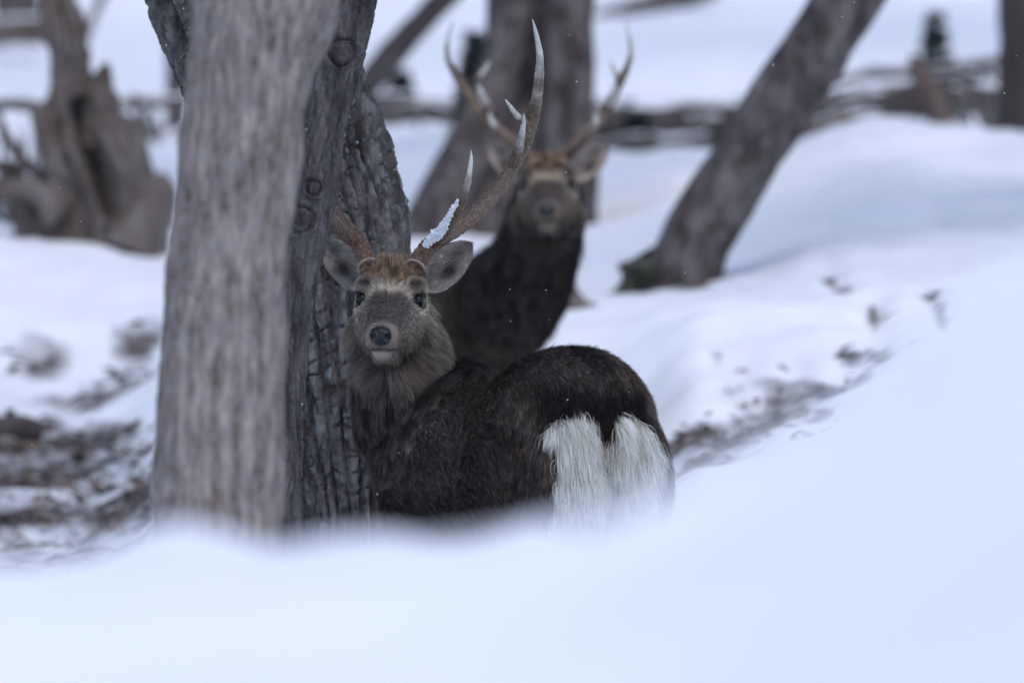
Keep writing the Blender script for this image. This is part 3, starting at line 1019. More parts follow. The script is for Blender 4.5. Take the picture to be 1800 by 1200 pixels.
def build_body(D, voxel):
    parts = [ellipse_rings(TORSO)]
    for y in (.105, -.105):
        parts.append(tube(leg_chain('hind', y)))
        parts.append(tube(leg_chain('fore', y * .95)))
    for y in (.075, -.075):     # buttocks, parted in the middle
        parts.append(tube([(-.36, y, .86, .06), (-.415, y * 1.1, .80, .075), (-.425, y * 1.2, .72, .082), (-.395, y * 1.25, .64, .08), (-.34, y * 1.3, .56, .07)]))
    parts.append(tube([(-.45, 0, .89, .03), (-.485, 0, .865, .026), (-.505, 0, .82, .02), (-.51, 0, .77, .012)]))
    parts.append(tube(D.neck, 28, 40))
    H, f, r, u = D.H
    hv, hf = head_rings()
    parts.append((H + hv[:, 0:1] * f + hv[:, 1:2] * r + hv[:, 2:3] * u, hf))

    def hp(t, s, h):
        return H + t * f + s * r + h * u
    for s in (-1, 1):
        b_ = np.array(D.beams[0][0][0])
        lat_ = b_[1] * s
        parts.append(tube([(*hp(.03, s * .034, -.01), .030), (*hp(.03 * .4 + b_[0] * .6, s * .034 * .4 + lat_ * .6, b_[2] * .5), b_[3] * 1.12), (*hp(b_[0], lat_, b_[2] + .002), b_[3] * 1.04)], 18))   # pedicles
        parts.append(ball(hp(.075, s * .052, -.006), .027))          # brow over the eye
        parts.append(ball(hp(.05, s * .05, -.10), .045))             # cheek
        parts.append(ball(hp(.272, s * .016, -.094), .0215))           # upper lip
    parts.append(tube([(*hp(.10, 0, -.125), .03), (*hp(.20, 0, -.122), .026), (*hp(.265, 0, -.116), .021), (*hp(.279, 0, -.113), .014)], 16))    # lower jaw, chin
    Vs, Fs, n = [], [], 0
    for V, F in parts:
        Vs.append(V)
        Fs.append(F + n)
        n += len(V)
    m = mesh_np('rough', np.vstack(Vs), np.vstack(Fs))
    t = bpy.data.objects.new('rough', m)
    C.objects.link(t)
    md = t.modifiers.new('r', 'REMESH')
    md.mode = 'VOXEL'
    md.voxel_size = voxel
    sm = t.modifiers.new('s', 'SMOOTH')
    sm.factor = 0.5
    sm.iterations = D.smooth
    dg = bpy.context.evaluated_depsgraph_get()
    out = bpy.data.meshes.new_from_object(t.evaluated_get(dg))
    out.name = 'body'
    bpy.data.objects.remove(t)
    bpy.data.meshes.remove(m)
    out.polygons.foreach_set('use_smooth', np.ones(len(out.polygons), bool))
    return out


def mesh_arrays(m):
    V = np.empty(len(m.vertices) * 3, np.float32)
    m.vertices.foreach_get('co', V)
    Nn = np.empty(len(m.vertices) * 3, np.float32)
    m.vertices.foreach_get('normal', Nn)
    m.calc_loop_triangles()
    T = np.empty(len(m.loop_triangles) * 3, np.int32)
    m.loop_triangles.foreach_get('vertices', T)
    return V.reshape(-1, 3).astype(float), Nn.reshape(-1, 3).astype(float), T.reshape(-1, 3)


def sample(V, Nn, T, n, rng, wfun=None):
    a, b, c = V[T[:, 0]], V[T[:, 1]], V[T[:, 2]]
    area = np.linalg.norm(np.cross(b - a, c - a), axis=1)
    if wfun is not None:
        area = area * wfun((a + b + c) / 3, unit(np.cross(b - a, c - a)))
    k = rng.choice(len(T), n, p=area / area.sum())
    r1, r2 = rng.random(n), rng.random(n)
    fl = r1 + r2 > 1
    r1[fl], r2[fl] = 1 - r1[fl], 1 - r2[fl]
    w0 = 1 - r1 - r2
    t = T[k]
    p = V[t[:, 0]] * w0[:, None] + V[t[:, 1]] * r1[:, None] + V[t[:, 2]] * r2[:, None]
    nn = unit(Nn[t[:, 0]] * w0[:, None] + Nn[t[:, 1]] * r1[:, None] + Nn[t[:, 2]] * r2[:, None])
    return p, nn


def blend(a, b, w):
    w = np.asarray(w)[..., None]
    return a * (1 - w) + np.asarray(b) * w


def coat_fields(D, p, n):
    """hair flow, length, lift, root and tip colour for points on the skin (deer frame)"""
    H, f, r, u = D.H
    q = p - H
    t, s, h = q @ f, q @ r, q @ u
    NP = D.neckS
    d2 = ((p[:, None, :] - NP[None, :, :3]) ** 2).sum(-1)
    j = d2.argmin(1)
    tau = j / (len(NP) - 1)
    dn = np.sqrt(d2[np.arange(len(p)), j])
    head_dist = np.hypot(s, h + .06)
    wh = sstep(-.05, .0, t) * sstep(.17, .13, head_dist) * (t < .4)
    wn = sstep(.14, .34, tau) * sstep(.20, .15, dn) * (1 - wh)
    nz = fbm(p * 14, 3, 101)
    nf = fbm(p * 45, 2, 105)
    # ---- torso
    flow = np.tile(np.array((-1.0, 0, -.35)), (len(p), 1))
    rear = sstep(-.28, -.40, p[:, 0])
    side = np.sign(p[:, 1])
    flow = blend(flow, np.stack([-.25 * np.ones(len(p)), .10 * side, -1.0 * np.ones(len(p))], -1), rear * sstep(.97, .88, p[:, 2]))
    low = sstep(.68, .55, p[:, 2])
    flow = blend(flow, np.array((-.25, 0, -1.0)), low)
    length = .030 + .006 * nz
    lift = np.full(len(p), .42)
    root = np.tile(np.array((.022, .016, .0145)), (len(p), 1))
    tip = np.tile(np.array((.20, .158, .135)), (len(p), 1))
    tip = blend(tip, np.array((.30, .25, .22)), np.clip(.35 * nz, 0, .5) * sstep(.6, .75, p[:, 2]))
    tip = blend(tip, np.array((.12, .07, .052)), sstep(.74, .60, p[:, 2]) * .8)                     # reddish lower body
    dors = sstep(.045, .015, np.abs(p[:, 1])) * sstep(.93, .97, p[:, 2]) * (p[:, 0] < .3)
    tip = blend(tip, np.array((.05, .04, .036)), dors * .6)
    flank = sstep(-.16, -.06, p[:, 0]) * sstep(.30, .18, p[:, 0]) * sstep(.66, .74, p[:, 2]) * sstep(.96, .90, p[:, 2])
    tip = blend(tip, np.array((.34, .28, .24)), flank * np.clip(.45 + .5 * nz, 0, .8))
    # rump patch
    yy = p[:, 1] - .014
    ay = np.abs(yy)
    zt = .868 - 1.6 * np.clip(ay - .07, 0, 1) ** 1.2 - .55 * np.clip(.030 - ay, 0, 1) ** .6 * .35
    zt = np.where(ay < .009, np.minimum(zt, .80), zt)
    edge = .014 * fbm(p * 26, 2, 111)
    rump = sstep(-.325, -.350, p[:, 0] - .6 * np.clip(.74 - p[:, 2], 0, .3) + edge) * sstep(0.012, -.012, p[:, 2] - zt + edge) * sstep(.122, .104, ay + edge)
    rump = np.maximum(rump, 0) * (p[:, 2] > .45)
    black = sstep(-.27, -.36, p[:, 0]) * sstep(.955, .91, p[:, 2]) * sstep(.79, .83, p[:, 2]) * sstep(.15, .10, ay) * (1 - rump)
    tip = blend(tip, np.array((.022, .018, .018)), black * .95)
    root = blend(root, np.array((.012, .01, .01)), black)
    tip = blend(tip, np.array((.06, .045, .04)), sstep(-.22, -.30, p[:, 0]) * sstep(.135, .15, ay) * .6 * (p[:, 2] < .85))
    # ---- neck
    axis = D.neckT[j]
    nflow = -axis * 1.0 + np.array((0, 0, -1.1))
    flow = blend(flow, nflow, wn)
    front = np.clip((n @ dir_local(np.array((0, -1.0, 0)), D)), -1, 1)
    length = length * (1 - wn) + wn * (.064 + .014 * nz)
    lift = lift * (1 - wn) + wn * .40
    up = sstep(D.mane_z - .05, D.mane_z + .06, p[:, 2] + .03 * nz)
    ntip = blend(np.tile(np.array((.13, .107, .098)), (len(p), 1)), np.array((.30, .24, .185)), up)
    ntip = blend(ntip, np.array((.58, .48, .37)), up * np.clip(nf * 1.2, 0, 1))
    nroot = blend(np.tile(np.array((.022, .018, .017)), (len(p), 1)), np.array((.06, .045, .034)), up)
    stripe = np.clip(1.7 * perlin(p * np.array((62, 62, 11)), 121) + .15, 0, 1)
    ntip = blend(ntip, np.array((.055, .045, .041)), stripe * .75)
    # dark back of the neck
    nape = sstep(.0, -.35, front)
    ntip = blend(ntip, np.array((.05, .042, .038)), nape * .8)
    rightside = (p - NP[j, :3]) @ dir_local(np.array((1.0, 0, .25)), D)
    back2 = sstep(.035, .075, rightside + .012 * nz) * sstep(.97, .78, tau)
    ntip = blend(ntip, np.array((.045, .038, .035)), back2 * .85)
    tip = blend(tip, ntip, wn)
    root = blend(root, nroot, wn)
    chest = sstep(.24, .34, p[:, 0]) * (1 - wn) * (1 - wh)
    flow = blend(flow, np.array((-.3, 0, -1.0)), chest)
    length = length * (1 - chest) + chest * .045
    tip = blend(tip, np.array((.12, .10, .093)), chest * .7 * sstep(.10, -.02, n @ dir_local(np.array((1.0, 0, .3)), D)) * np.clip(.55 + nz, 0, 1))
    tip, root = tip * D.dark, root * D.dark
    # ---- head
    if wh.max() > 0:
        fdark = .05 + 1.35 * D.dark
        hflow = -f + (np.sign(s)[:, None] * r) * (.25 + .5 * sstep(.05, .14, t) * sstep(.2, .12, t))[:, None] - u * (1.3 * sstep(-.05, -.11, h))[:, None]
        flow = blend(flow, hflow, wh)
        hl = .011 + .010 * sstep(.17, .02, t) + .040 * sstep(-.07, -.115, h) * sstep(.24, .13, t) + .022 * sstep(.085, .045, t) * sstep(.0, .015, h) * sstep(.05, .03, np.abs(s))
        hl = hl * (1 - .5 * sstep(.22, .28, t) * sstep(-.112, -.104, h)) 
        hl = hl * (1 - .6 * sstep(.225, .255, t) * sstep(-.104, -.110, h))
        length = length * (1 - wh) + wh * hl
        lift = lift * (1 - wh) + wh * (.30 + .30 * sstep(.08, .04, t) * sstep(.0, .012, h))
        g = np.abs(s)
        ht = np.tile(np.array((.37, .29, .225)), (len(p), 1))                                   # grey brown
        hr = np.tile(np.array((.09, .07, .06)), (len(p), 1))
        cheek = sstep(.05, .075, g) * sstep(.17, .10, t)
        ht = blend(ht, np.array((.40, .32, .25)), cheek)
        bridge = sstep(.064, .030, g) * sstep(.098, .135, t) * sstep(.275, .24, t) * sstep(-.095, -.05, h)
        ht = blend(ht, np.array((.15, .122, .108)), bridge * .85)
        hr = blend(hr, np.array((.03, .026, .026)), bridge)
        band = .75 * np.exp(-((t - .101) / .010) ** 2) * sstep(.052, .035, g) * (h > -.03)
        ht = blend(ht, np.array((.80, .69, .54)), band)
        hr = blend(hr, np.array((.5, .39, .27)), band)
        crown = sstep(.094, .078, t + .01 * nf) * sstep(-.03, .0, h) * sstep(.075, .055, g)
        orange = np.array((.44, .29, .185))
        ht = blend(ht, np.where((nf > .18)[:, None], np.array((.07, .05, .04)), orange), crown * .9)
        hr = blend(hr, np.array((.10, .055, .03)), crown)
        brow = np.exp(-((t - .095) / .014) ** 2 - ((g - .052) / .012) ** 2 - ((h + .001) / .013) ** 2)
        ht = blend(ht, np.array((.035, .028, .028)), np.clip(brow * 1.5, 0, 1))
        hr = blend(hr, np.array((.02, .017, .017)), np.clip(brow * 1.5, 0, 1))
        er = np.sqrt((t - .098) ** 2 + ((g - .066) * .8) ** 2 + (h + .028) ** 2)
        ring = np.exp(-((er - .026) / .007) ** 2)
        ht = blend(ht, np.array((.74, .64, .50)), ring * (.25 + .6 * sstep(-.03, -.045, h)))
        hr = blend(hr, np.array((.3, .23, .16)), ring * .8)
        lid = sstep(.0215, .018, er)
        ht = blend(ht, np.array((.02, .016, .016)), lid)
        hr = blend(hr, np.array((.012, .01, .01)), lid)
        rp = np.hypot(s / .0245, (h + .076) / .0225)
        lip = sstep(.25, .262, t) * sstep(1.5, 1.12, rp + .25 * nf) * sstep(-.112, -.10, h) * (.05 + .5 * sstep(.014, .024, g)) * (.45 + .55 * sstep(-.066, -.08, h))
        ht = blend(ht, np.array((.52, .38, .25)), lip * .85)
        hr = blend(hr, np.array((.25, .17, .1)), lip * .9)
        padc = (t > .27) * sstep(1.0, .85, rp)
        ht = blend(ht, np.array((.015, .013, .014)), padc)
        hr = blend(hr, np.array((.015, .013, .014)), padc)
        chin = sstep(.235, .262, t) * sstep(-.107, -.112, h) * D.chin
        ht = blend(ht, np.array((.40, .35, .30)), chin * .75 * sstep(.030, .022, g + .2 * np.abs(nf) * .03))
        hr = blend(hr, np.array((.36, .31, .265)), chin * .75 * sstep(.030, .022, g))
        ht = blend(ht, np.array((.30, .21, .17)), chin * sstep(.012, .005, g) * sstep(-.118, -.126, h) * .7)
        mouth = np.exp(-((h + .1085) / .0035) ** 2) * sstep(.2, .235, t)
        ht = blend(ht, np.array((.02, .017, .017)), mouth * .95)
        hr = blend(hr, np.array((.012, .01, .01)), mouth)
        ht = blend(ht, np.array((.10, .08, .07)), stripe * .6 * sstep(-.075, -.105, h) * sstep(.21, .15, t))
        jaw = D.jaw * sstep(-.085, -.12, h) * sstep(.235, .18, t)
        ht = blend(ht, np.array((.10, .08, .072)), jaw)
        hr = blend(hr, np.array((.03, .024, .022)), jaw)
        ht, hr = ht * fdark, hr * fdark
        tip = blend(tip, ht, wh)
        root = blend(root, hr, wh)
        rp = np.hypot(s / .0245, (h + .076) / .0225)
        bare = (er < .0168) | ((t > .27) & (rp < .86))
    else:
        bare = np.zeros(len(p), bool)
    return dict(flow=flow, length=length, lift=lift, root=root, tip=tip, rump=rump, wn=wn, wh=wh, bare=bare, chest=chest)


def hair_object(name, parent, p, n, flow, length, lift, root, tip, rng, radius=.0003, npts=5, droop=.25, clump=0.0, cell=.012, jitter=.18, gravity=(0, 0, -1), tonev=.22):
    cnt = len(p)
    flow = flow - n * (flow * n).sum(-1, keepdims=True)
    flow = unit(flow)
    lift = np.asarray(lift)[:, None] if np.ndim(lift) else lift
    d0 = unit(flow * (1 - lift) + n * lift + rng.normal(0, jitter, (cnt, 3)))
    g = np.asarray(gravity, float)
    L = length * rng.uniform(.65, 1.2, cnt)
    pts = np.zeros((cnt, npts, 3))
    pts[:, 0] = p - n * .001
    step = (L / (npts - 1))[:, None]
    bend = rng.normal(0, .10, (cnt, 3))
    for k in range(1, npts):
        a = k / (npts - 1)
        dk = unit(d0 * (1 - .55 * a) + flow * (.55 * a) + g * droop * a + bend * a)
        pts[:, k] = pts[:, k - 1] + dk * step
    if clump > 0:
        i0 = np.floor(p / cell).astype(np.int64)
        best = np.full(cnt, 1e9)
        bid = np.zeros((cnt, 3), np.int64)
        for dx in (-1, 0, 1):
            for dy in (-1, 0, 1):
                for dz in (-1, 0, 1):
                    c = i0 + (dx, dy, dz)
                    hsh = _hash(c[:, 0], c[:, 1], c[:, 2], 77)
                    jit = np.stack([(hsh & 255), (hsh >> 8) & 255, (hsh >> 16) & 255], -1) / 255.0
                    dd = (((c + jit) * cell - p) ** 2).sum(-1)
                    m = dd < best
                    best[m] = dd[m]
                    bid[m] = c[m]
        key = _hash(bid[:, 0], bid[:, 1], bid[:, 2], 5)
        _, inv = np.unique(key, return_inverse=True)
        m = inv.max() + 1
        num = np.bincount(inv, minlength=m)[:, None]
        mean = np.stack([np.stack([np.bincount(inv, pts[:, k, c], m) for c in range(3)], -1) / num for k in range(npts)], 1)
        tone = rng.normal(1, tonev, m)[inv]
        tip = tip * np.clip(tone, .4, 1.8)[:, None]
        for k in range(1, npts):
            a = clump * (k / (npts - 1)) ** 1.2
            pts[:, k] += (mean[inv, k] - pts[:, k]) * a
    cv = bpy.data.hair_curves.new(name)
    cv.add_curves([npts] * cnt)
    cv.attributes['position'].data.foreach_set('vector', pts.astype(np.float32).ravel())
    ra = cv.attributes.get('radius') or cv.attributes.new('radius', 'FLOAT', 'POINT')
    a = np.linspace(0, 1, npts)
    rad = (radius * rng.uniform(.75, 1.25, cnt))[:, None] * (1 - .85 * a ** 1.6)[None]
    ra.data.foreach_set('value', rad.astype(np.float32).ravel())
    ca = cv.attributes.new('Col', 'FLOAT_COLOR', 'POINT')
    var = np.clip(rng.lognormal(0, .38, (cnt, 1, 1)), .3, 2.6)
    wgt = (a ** .9)[None, :, None]
    col = np.ones((cnt, npts, 4), np.float32)
    col[:, :, :3] = np.clip((root[:, None] * (1 - wgt) + tip[:, None] * wgt) * var, 0, .95)
    ca.data.foreach_set('color', col.ravel())
    o = bpy.data.objects.new(name, cv)
    C.objects.link(o)
    cv.materials.append(M['hair'])
    o.parent = parent
    return o


def antler_mesh(name, beams, nodes=1.0, ns=34):
    """beams: list of (rows x,y,z,r ; n). Pearled, grooved beam and tines joined in one part; colour by place"""
    Vs, Fs, Cs, n0 = [], [], [], 0
    for bi, (rows, nr, t0, t1) in enumerate(beams):
        S = resample(rows, nr)
        S[:, 3] = np.maximum(S[:, 3], .0006)
        T, A, B = frames(S[:, :3])
        th = np.linspace(0, 2 * math.pi, ns, endpoint=False)
        dirs = A[:, None] * np.cos(th)[None, :, None] + B[:, None] * np.sin(th)[None, :, None]
        V0 = S[:, None, :3] + dirs * S[:, None, 3:4]
        tt = np.linspace(t0, t1, nr)[:, None]
        rough = sstep(1.0, .55, tt)
        pearl = np.clip(perlin(V0 * 330, 201) - .05, 0, 1) * .0042 * rough
        groove = np.cos(th * 5 + 1.5 * perlin(S[:, :3] * 12, 205)[:, None])[:] * .0012 * (S[:, 3:4] / .015)
        hgt = (pearl + groove + fbm(V0 * 60, 2, 207) * .0016 * rough) * np.clip(S[:, 3:4] / .008, 0, 1) * nodes
        V = S[:, None, :3] + dirs * (S[:, 3:4] + hgt)[..., None]
        tip = sstep(.66, .92, tt + .10 * fbm(V0 * 30, 2, 209))
        mid = sstep(.0, .45, tt)
        col = blend(blend(np.broadcast_to(np.array((.125, .058, .036)), V.shape).copy(), np.array((.135, .095, .066)), np.repeat(mid, ns, 1)), np.array((.62, .585, .53)), tip)
        col = col * (1 + .35 * perlin(V0 * np.array((160, 160, 60)), 211))[..., None]
        col = blend(col, np.array((.42, .34, .27)), sstep(.2, .55, pearl / .0042) * .7)
        V, F = close_tube(V.reshape(-1, 3), nr, ns)
        c = np.vstack([col.reshape(-1, 3), col[0, :1], col[-1, :1]])
        Vs.append(V)
        Fs.append(F + n0)
        Cs.append(c)
        n0 += len(V)
    m = mesh_np(name, np.vstack(Vs), np.vstack(Fs))
    vcol(m, 'Col', np.clip(np.vstack(Cs), .01, .9))
    return m


def ear_mesh(base, axis, side, face, L, W):
    """leaf shaped cup: base point, long axis, side vector, facing vector"""
    ns, nv = 26, 17
    s = np.linspace(0, 1, ns)[:, None]
    v = np.linspace(-1, 1, nv)[None, :]
    w = W * (np.sin(math.pi * np.clip(s * .985, 0, 1) ** .85) ** .62 * .95 + .30 * (1 - s) ** 2)
    w[-1] *= .8
    cup = (.55 * (1 - s) + .20) * W
    pos = base + axis * (s * L)[..., None] + side * (w * v * (1 - .25 * (1 - s)))[..., None] + face * (cup * (v ** 2 - .8) * np.sqrt(np.clip(w / W, 0, 1)))[..., None] - face * (.10 * L * s ** 2)[..., None]
    V = pos.reshape(-1, 3)
    i = np.arange((ns - 1) * nv).reshape(ns - 1, nv)[:, :-1]
    F = np.stack([i, i + 1, i + nv + 1, i + nv], -1).reshape(-1, 4)
    # give it thickness: a back sheet 4 mm behind, stitched round the rim
    b = V - face * .004
    n = len(V)
    rim = list(range(0, nv)) + list(range(2 * nv - 1, ns * nv, nv)) + list(range(ns * nv - 2, (ns - 1) * nv - 1, -1)) + list(range((ns - 2) * nv, 0, -nv))
    rim = np.array(rim)
    r2 = np.roll(rim, -1)
    FR = np.stack([rim, rim + n, r2 + n, r2], -1)
    F2 = F[:, ::-1] + n
    ss = np.repeat(s, nv, 1).ravel()
    vv = np.repeat(v, ns, 0).ravel()
    return np.vstack([V, b]), np.vstack([F, F2, FR]), np.tile(ss, 2), np.tile(vv, 2), n


def make_deer(D):
    rng = np.random.default_rng(D.seed)
    root = empty('sika_stag', D.loc, D.yaw)
    root.name = D.name
    tag(root, D.label, 'deer', None)
    D.H = tuple(x for x in (to_local(D.head_o, D), dir_local(D.head_f, D), dir_local(D.head_r, D), dir_local(D.head_u, D)))
    H, f, r, u = D.H
    hb = H - .01 * f - .06 * u
    nb = D.neck_pts
    D.neck = [tuple(x) for x in nb] + [(*(hb - .035 * f - .015 * u), .082), (*(hb + .02 * f), .072)]
    S = resample(D.neck, 40)
    D.neckS = S
    D.neckT = unit(np.gradient(S[:, :3], axis=0))
    body = build_body(D, D.voxel)
    V, Nn, T = mesh_arrays(body)
    fd = coat_fields(D, V, Nn)
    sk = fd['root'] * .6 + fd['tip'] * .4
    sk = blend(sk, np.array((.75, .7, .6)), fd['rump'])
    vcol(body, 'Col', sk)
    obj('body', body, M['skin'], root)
    cen = np.array((-.5, 0, .8))
    bare_leg = lambda c: sstep(.18, .5, c[:, 2]) * .9 + .1

    # --- coat
    def w_body(c, nn):
        ff = coat_fields(D, c, nn)
        return bare_leg(c) * (1 - .98 * ff['rump']) * (1 - .97 * ff['wn']) * (1 - .97 * ff['wh']) + 1e-6

    p, n = sample(V, Nn, T, D.n_body, rng, w_body)
    ff = coat_fields(D, p, n)
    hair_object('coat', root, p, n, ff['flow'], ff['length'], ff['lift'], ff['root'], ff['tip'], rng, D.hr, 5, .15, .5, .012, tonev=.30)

    def w_neck(c, nn):
        return coat_fields(D, c, nn)['wn'] + 1e-7
    p, n = sample(V, Nn, T, D.n_neck, rng, w_neck)
    ff = coat_fields(D, p, n)
    hair_object('neck_mane', root, p, n, ff['flow'], ff['length'], ff['lift'], ff['root'], ff['tip'], rng, D.hr * 1.15, 6, .35, .72, .018, tonev=.5)

    def w_head(c, nn):
        ff = coat_fields(D, c, nn)
        return ff['wh'] * (~ff['bare']) + 1e-7
    p, n = sample(V, Nn, T, D.n_head, rng, w_head)
    ff = coat_fields(D, p, n)
    k = ~ff['bare']
    p, n, ff = p[k], n[k], {a: b[k] for a, b in ff.items()}
    hair_object('face_hair', root, p, n, ff['flow'], ff['length'], ff['lift'], ff['root'], ff['tip'], rng, D.hr * .85, 5, .12, .38, .009, .15, tonev=.22)

    def w_rump(c, nn):
        return coat_fields(D, c, nn)['rump'] + 1e-7
    p, n = sample(V, Nn, T, D.n_rump, rng, w_rump)
    ff = coat_fields(D, p, n)
    wt = np.tile(np.array((.94, .92, .84)), (len(p), 1))
    wr = np.tile(np.array((.82, .76, .63)), (len(p), 1))
    nzz = fbm(p * 30, 2, 140)
    wt = blend(wt, np.array((.78, .69, .52)), np.clip(nzz, 0, .6))
    crease = np.exp(-((p[:, 1] - .012) / .013) ** 2)
    wt = blend(wt, np.array((.34, .26, .18)), crease * .45)
    wr = blend(wr, np.array((.12, .09, .065)), crease * .55)
    o = hair_object('rump_patch', root, p, n, ff['flow'], .066 + .016 * nzz, .58, wr, wt, rng, D.hr * 1.0, 7, .55, .55, .016, .30, tonev=.14)
    o['label'] = 'long white rump hair parted by a dark line'

    def hp(t, s, h):
        return H + t * f + s * r + h * u
    # --- eyes
    for s in (-1, 1):
        v, fc = ball((0, 0, 0), .0146, 28)
        e = obj('eye', mesh_np('eye', v + hp(.095, s * .0625, -.028), fc), M['eye'], root)
    # --- nose pad with nostrils
    th = np.linspace(0, 2 * math.pi, 48, endpoint=False)
    ph = np.linspace(.05, math.pi - .05, 34)
    d = np.stack([np.cos(ph)[:, None] + 0 * th, np.sin(ph)[:, None] * np.cos(th), np.sin(ph)[:, None] * np.sin(th)], -1)
    wsh = 1 + .10 * d[..., 2] - .26 * np.clip(-d[..., 2], 0, 1)
    sq = np.power(np.abs(d[..., 1]), .8) * np.sign(d[..., 1])
    A = np.stack([d[..., 0] * .016, sq * .0245 * wsh, np.power(np.abs(d[..., 2]), .82) * np.sign(d[..., 2]) * .0205], -1)
    for s in (-1, 1):
        rho = np.hypot((A[..., 1] - s * .0165) / .0068, (A[..., 2] + .002 + s * 0) / .0095)
        dent = sstep(1.15, .45, rho) * (d[..., 0] > 0)
        A[..., 0] -= .0075 * dent
        A[..., 0] += .0022 * np.exp(-((rho - 1.35) / .3) ** 2) * (d[..., 0] > 0)
    A[..., 0] -= .0028 * np.exp(-(A[..., 1] / .0022) ** 2) * sstep(.002, -.012, A[..., 2])
    A = A.reshape(-1, 3)
    NV = hp(.3005, 0, -.076) + A[:, 0:1] * f + A[:, 1:2] * r + A[:, 2:3] * u
    NV, NF = close_tube(NV, len(ph), len(th))
    obj('nose', mesh_np('nose', NV, NF), M['nose'], root)
    # --- ears
    for s in (-1, 1):
        axis = unit(s * r * .72 + u * .62 - f * .28)
        face = unit(f * .9 + s * r * .10 - u * .05)
        face = unit(face - axis * (face @ axis))
        side = unit(np.cross(face, axis)) * s
        EV, EF, es, ev, nhalf = ear_mesh(hp(-.005, s * .062, -.012), axis, side, face, D.ear_l, D.ear_w)
        em = mesh_np('ear', EV, EF)
        inner = np.arange(len(EV)) < nhalf
        # s along the ear, v across (positive = upper edge after sign)
        def ear_col(a, b, pp):
            c = np.tile(np.array((.46, .39, .34)) * (.55 + .5 * D.dark), (len(a), 1))
            dk = np.exp(-((a - .42) / .15) ** 2 - ((b * D.ear_sign - .40) / .36) ** 2) + .55 * np.exp(-((a - .72) / .14) ** 2 - ((b * D.ear_sign + .1) / .5) ** 2)
            c = blend(c, np.array((.04, .032, .032)), np.clip(dk * 1.15, 0, .92))
            dk2 = sstep(.72, .98, a)
            c = blend(c, np.array((.20, .17, .155)), dk2 * .8)
            low_ = sstep(.55, .9, np.abs(b)) * sstep(.5, .2, a)
            return blend(c, np.array((.55, .48, .42)) * (.4 + .6 * D.dark), low_)
        cc = np.where(inner[:, None], ear_col(es, ev, EV), np.array((.10, .085, .075)))
        cc = blend(cc, np.array((.05, .042, .04)), (np.abs(ev) > .95) * .9 * (es > .3))
        vcol(em, 'Col', cc)
        eo = obj('ear', em, M['skin'], root)
        V2, N2, T2 = mesh_arrays(em)
        # inner and outer ear hair, a sub-part of the ear
        ne = D.n_ear
        a, b, c = V2[T2[:, 0]], V2[T2[:, 1]], V2[T2[:, 2]]
        area = np.linalg.norm(np.cross(b - a, c - a), axis=1)
        kk = rng.choice(len(T2), ne, p=area / area.sum())
        bc = rng.dirichlet((1, 1, 1), ne)
        tri = T2[kk]
        p = (V2[tri] * bc[..., None]).sum(1)
        fn = unit(np.cross(b - a, c - a))[kk]
        isin = (tri < nhalf).all(1)
        fn = np.where((((fn @ face) > 0) == isin)[:, None], fn, -fn)
        aa = (es[tri] * bc).sum(1)
        bb = (ev[tri] * bc).sum(1)
        fl = axis * .9 + side * (bb * -.5)[:, None]
        tipc = np.where(isin[:, None], ear_col(aa, bb, p) * 1.15, np.array((.16, .135, .12)))
        rimw = (np.abs(bb) > .88) & (aa > .25)
        tipc = np.where(rimw[:, None] & ~isin[:, None], np.array((.04, .035, .034)), tipc)
        ln = np.where(isin, .020 * (1 - .55 * aa) + .004, .009)
        hair_object('ear_hair', eo, p, fn, fl, ln, np.where(isin, .25, .25), tipc * .55, tipc, rng, D.hr * .7, 4, .05, .2, .008, .15)
    # --- antlers: given for the deer's left (picture right) in head coordinates, mirrored
    for s in D.antler_sides:
        beams = []
        for rows, nr, t0, t1 in D.beams:
            rr = np.asarray(rows, float)
            lat = rr[:, 1:2] if s > 0 else rr[0, 1] + (rr[:, 1:2] - rr[0, 1]) * D.left_spread
            pos = H + rr[:, 0:1] * f + lat * r * s + rr[:, 2:3] * u
            beams.append((np.hstack([pos, rr[:, 3:4]]), nr, t0, t1))
        am = antler_mesh('antler', beams)
        ao = obj('antler', am, M['antler'], root)
        # burr ring round the base
        b0 = beams[0][0]
        c0, ax = b0[0, :3], unit(b0[2, :3] - b0[0, :3])
        e1 = unit(np.cross(ax, f))
        e2 = np.cross(ax, e1)
        tt = np.linspace(0, 2 * math.pi, 64, endpoint=False)[:, None]
        qq = np.linspace(0, 2 * math.pi, 12, endpoint=False)[None]
        R0 = b0[0, 3] * 1.08
        rr_ = .0030 * (1 + .4 * np.sin(tt * 23 + 2 * np.sin(tt * 3)))
        BV = c0 + (e1 * np.cos(tt)[..., None] + e2 * np.sin(tt)[..., None]) * (R0 + rr_ * np.cos(qq))[..., None] + ax * (rr_ * 1.1 * np.sin(qq))[..., None]
        nt_, nq = 64, 12
        ti = np.arange(nt_)[:, None]
        qi = np.arange(nq)[None]
        BF = np.stack([ti * nq + qi, ((ti + 1) % nt_) * nq + qi, ((ti + 1) % nt_) * nq + (qi + 1) % nq, ti * nq + (qi + 1) % nq], -1).reshape(-1, 4)
        bm = mesh_np('burr', BV.reshape(-1, 3), BF)
        bc_ = np.array((.34, .25, .19)) * (1 + .7 * perlin(BV.reshape(-1, 3) * 250, 31))[:, None]
        vcol(bm, 'Col', np.clip(bc_, .02, .8))
        obj('burr', bm, M['antler'], ao)
    return root


def head_frame(f, roll=0.0):
    f = unit(np.array(f, float))
    r = unit(np.cross(f, (0, 0, 1.0)))
    r = -r if r[0] < 0 else r
    u = np.cross(r, f)
    u = u if u[2] > 0 else -u
    r2 = r * math.cos(roll) + u * math.sin(roll)
    u2 = u * math.cos(roll) - r * math.sin(roll)
    return f, r2, u2


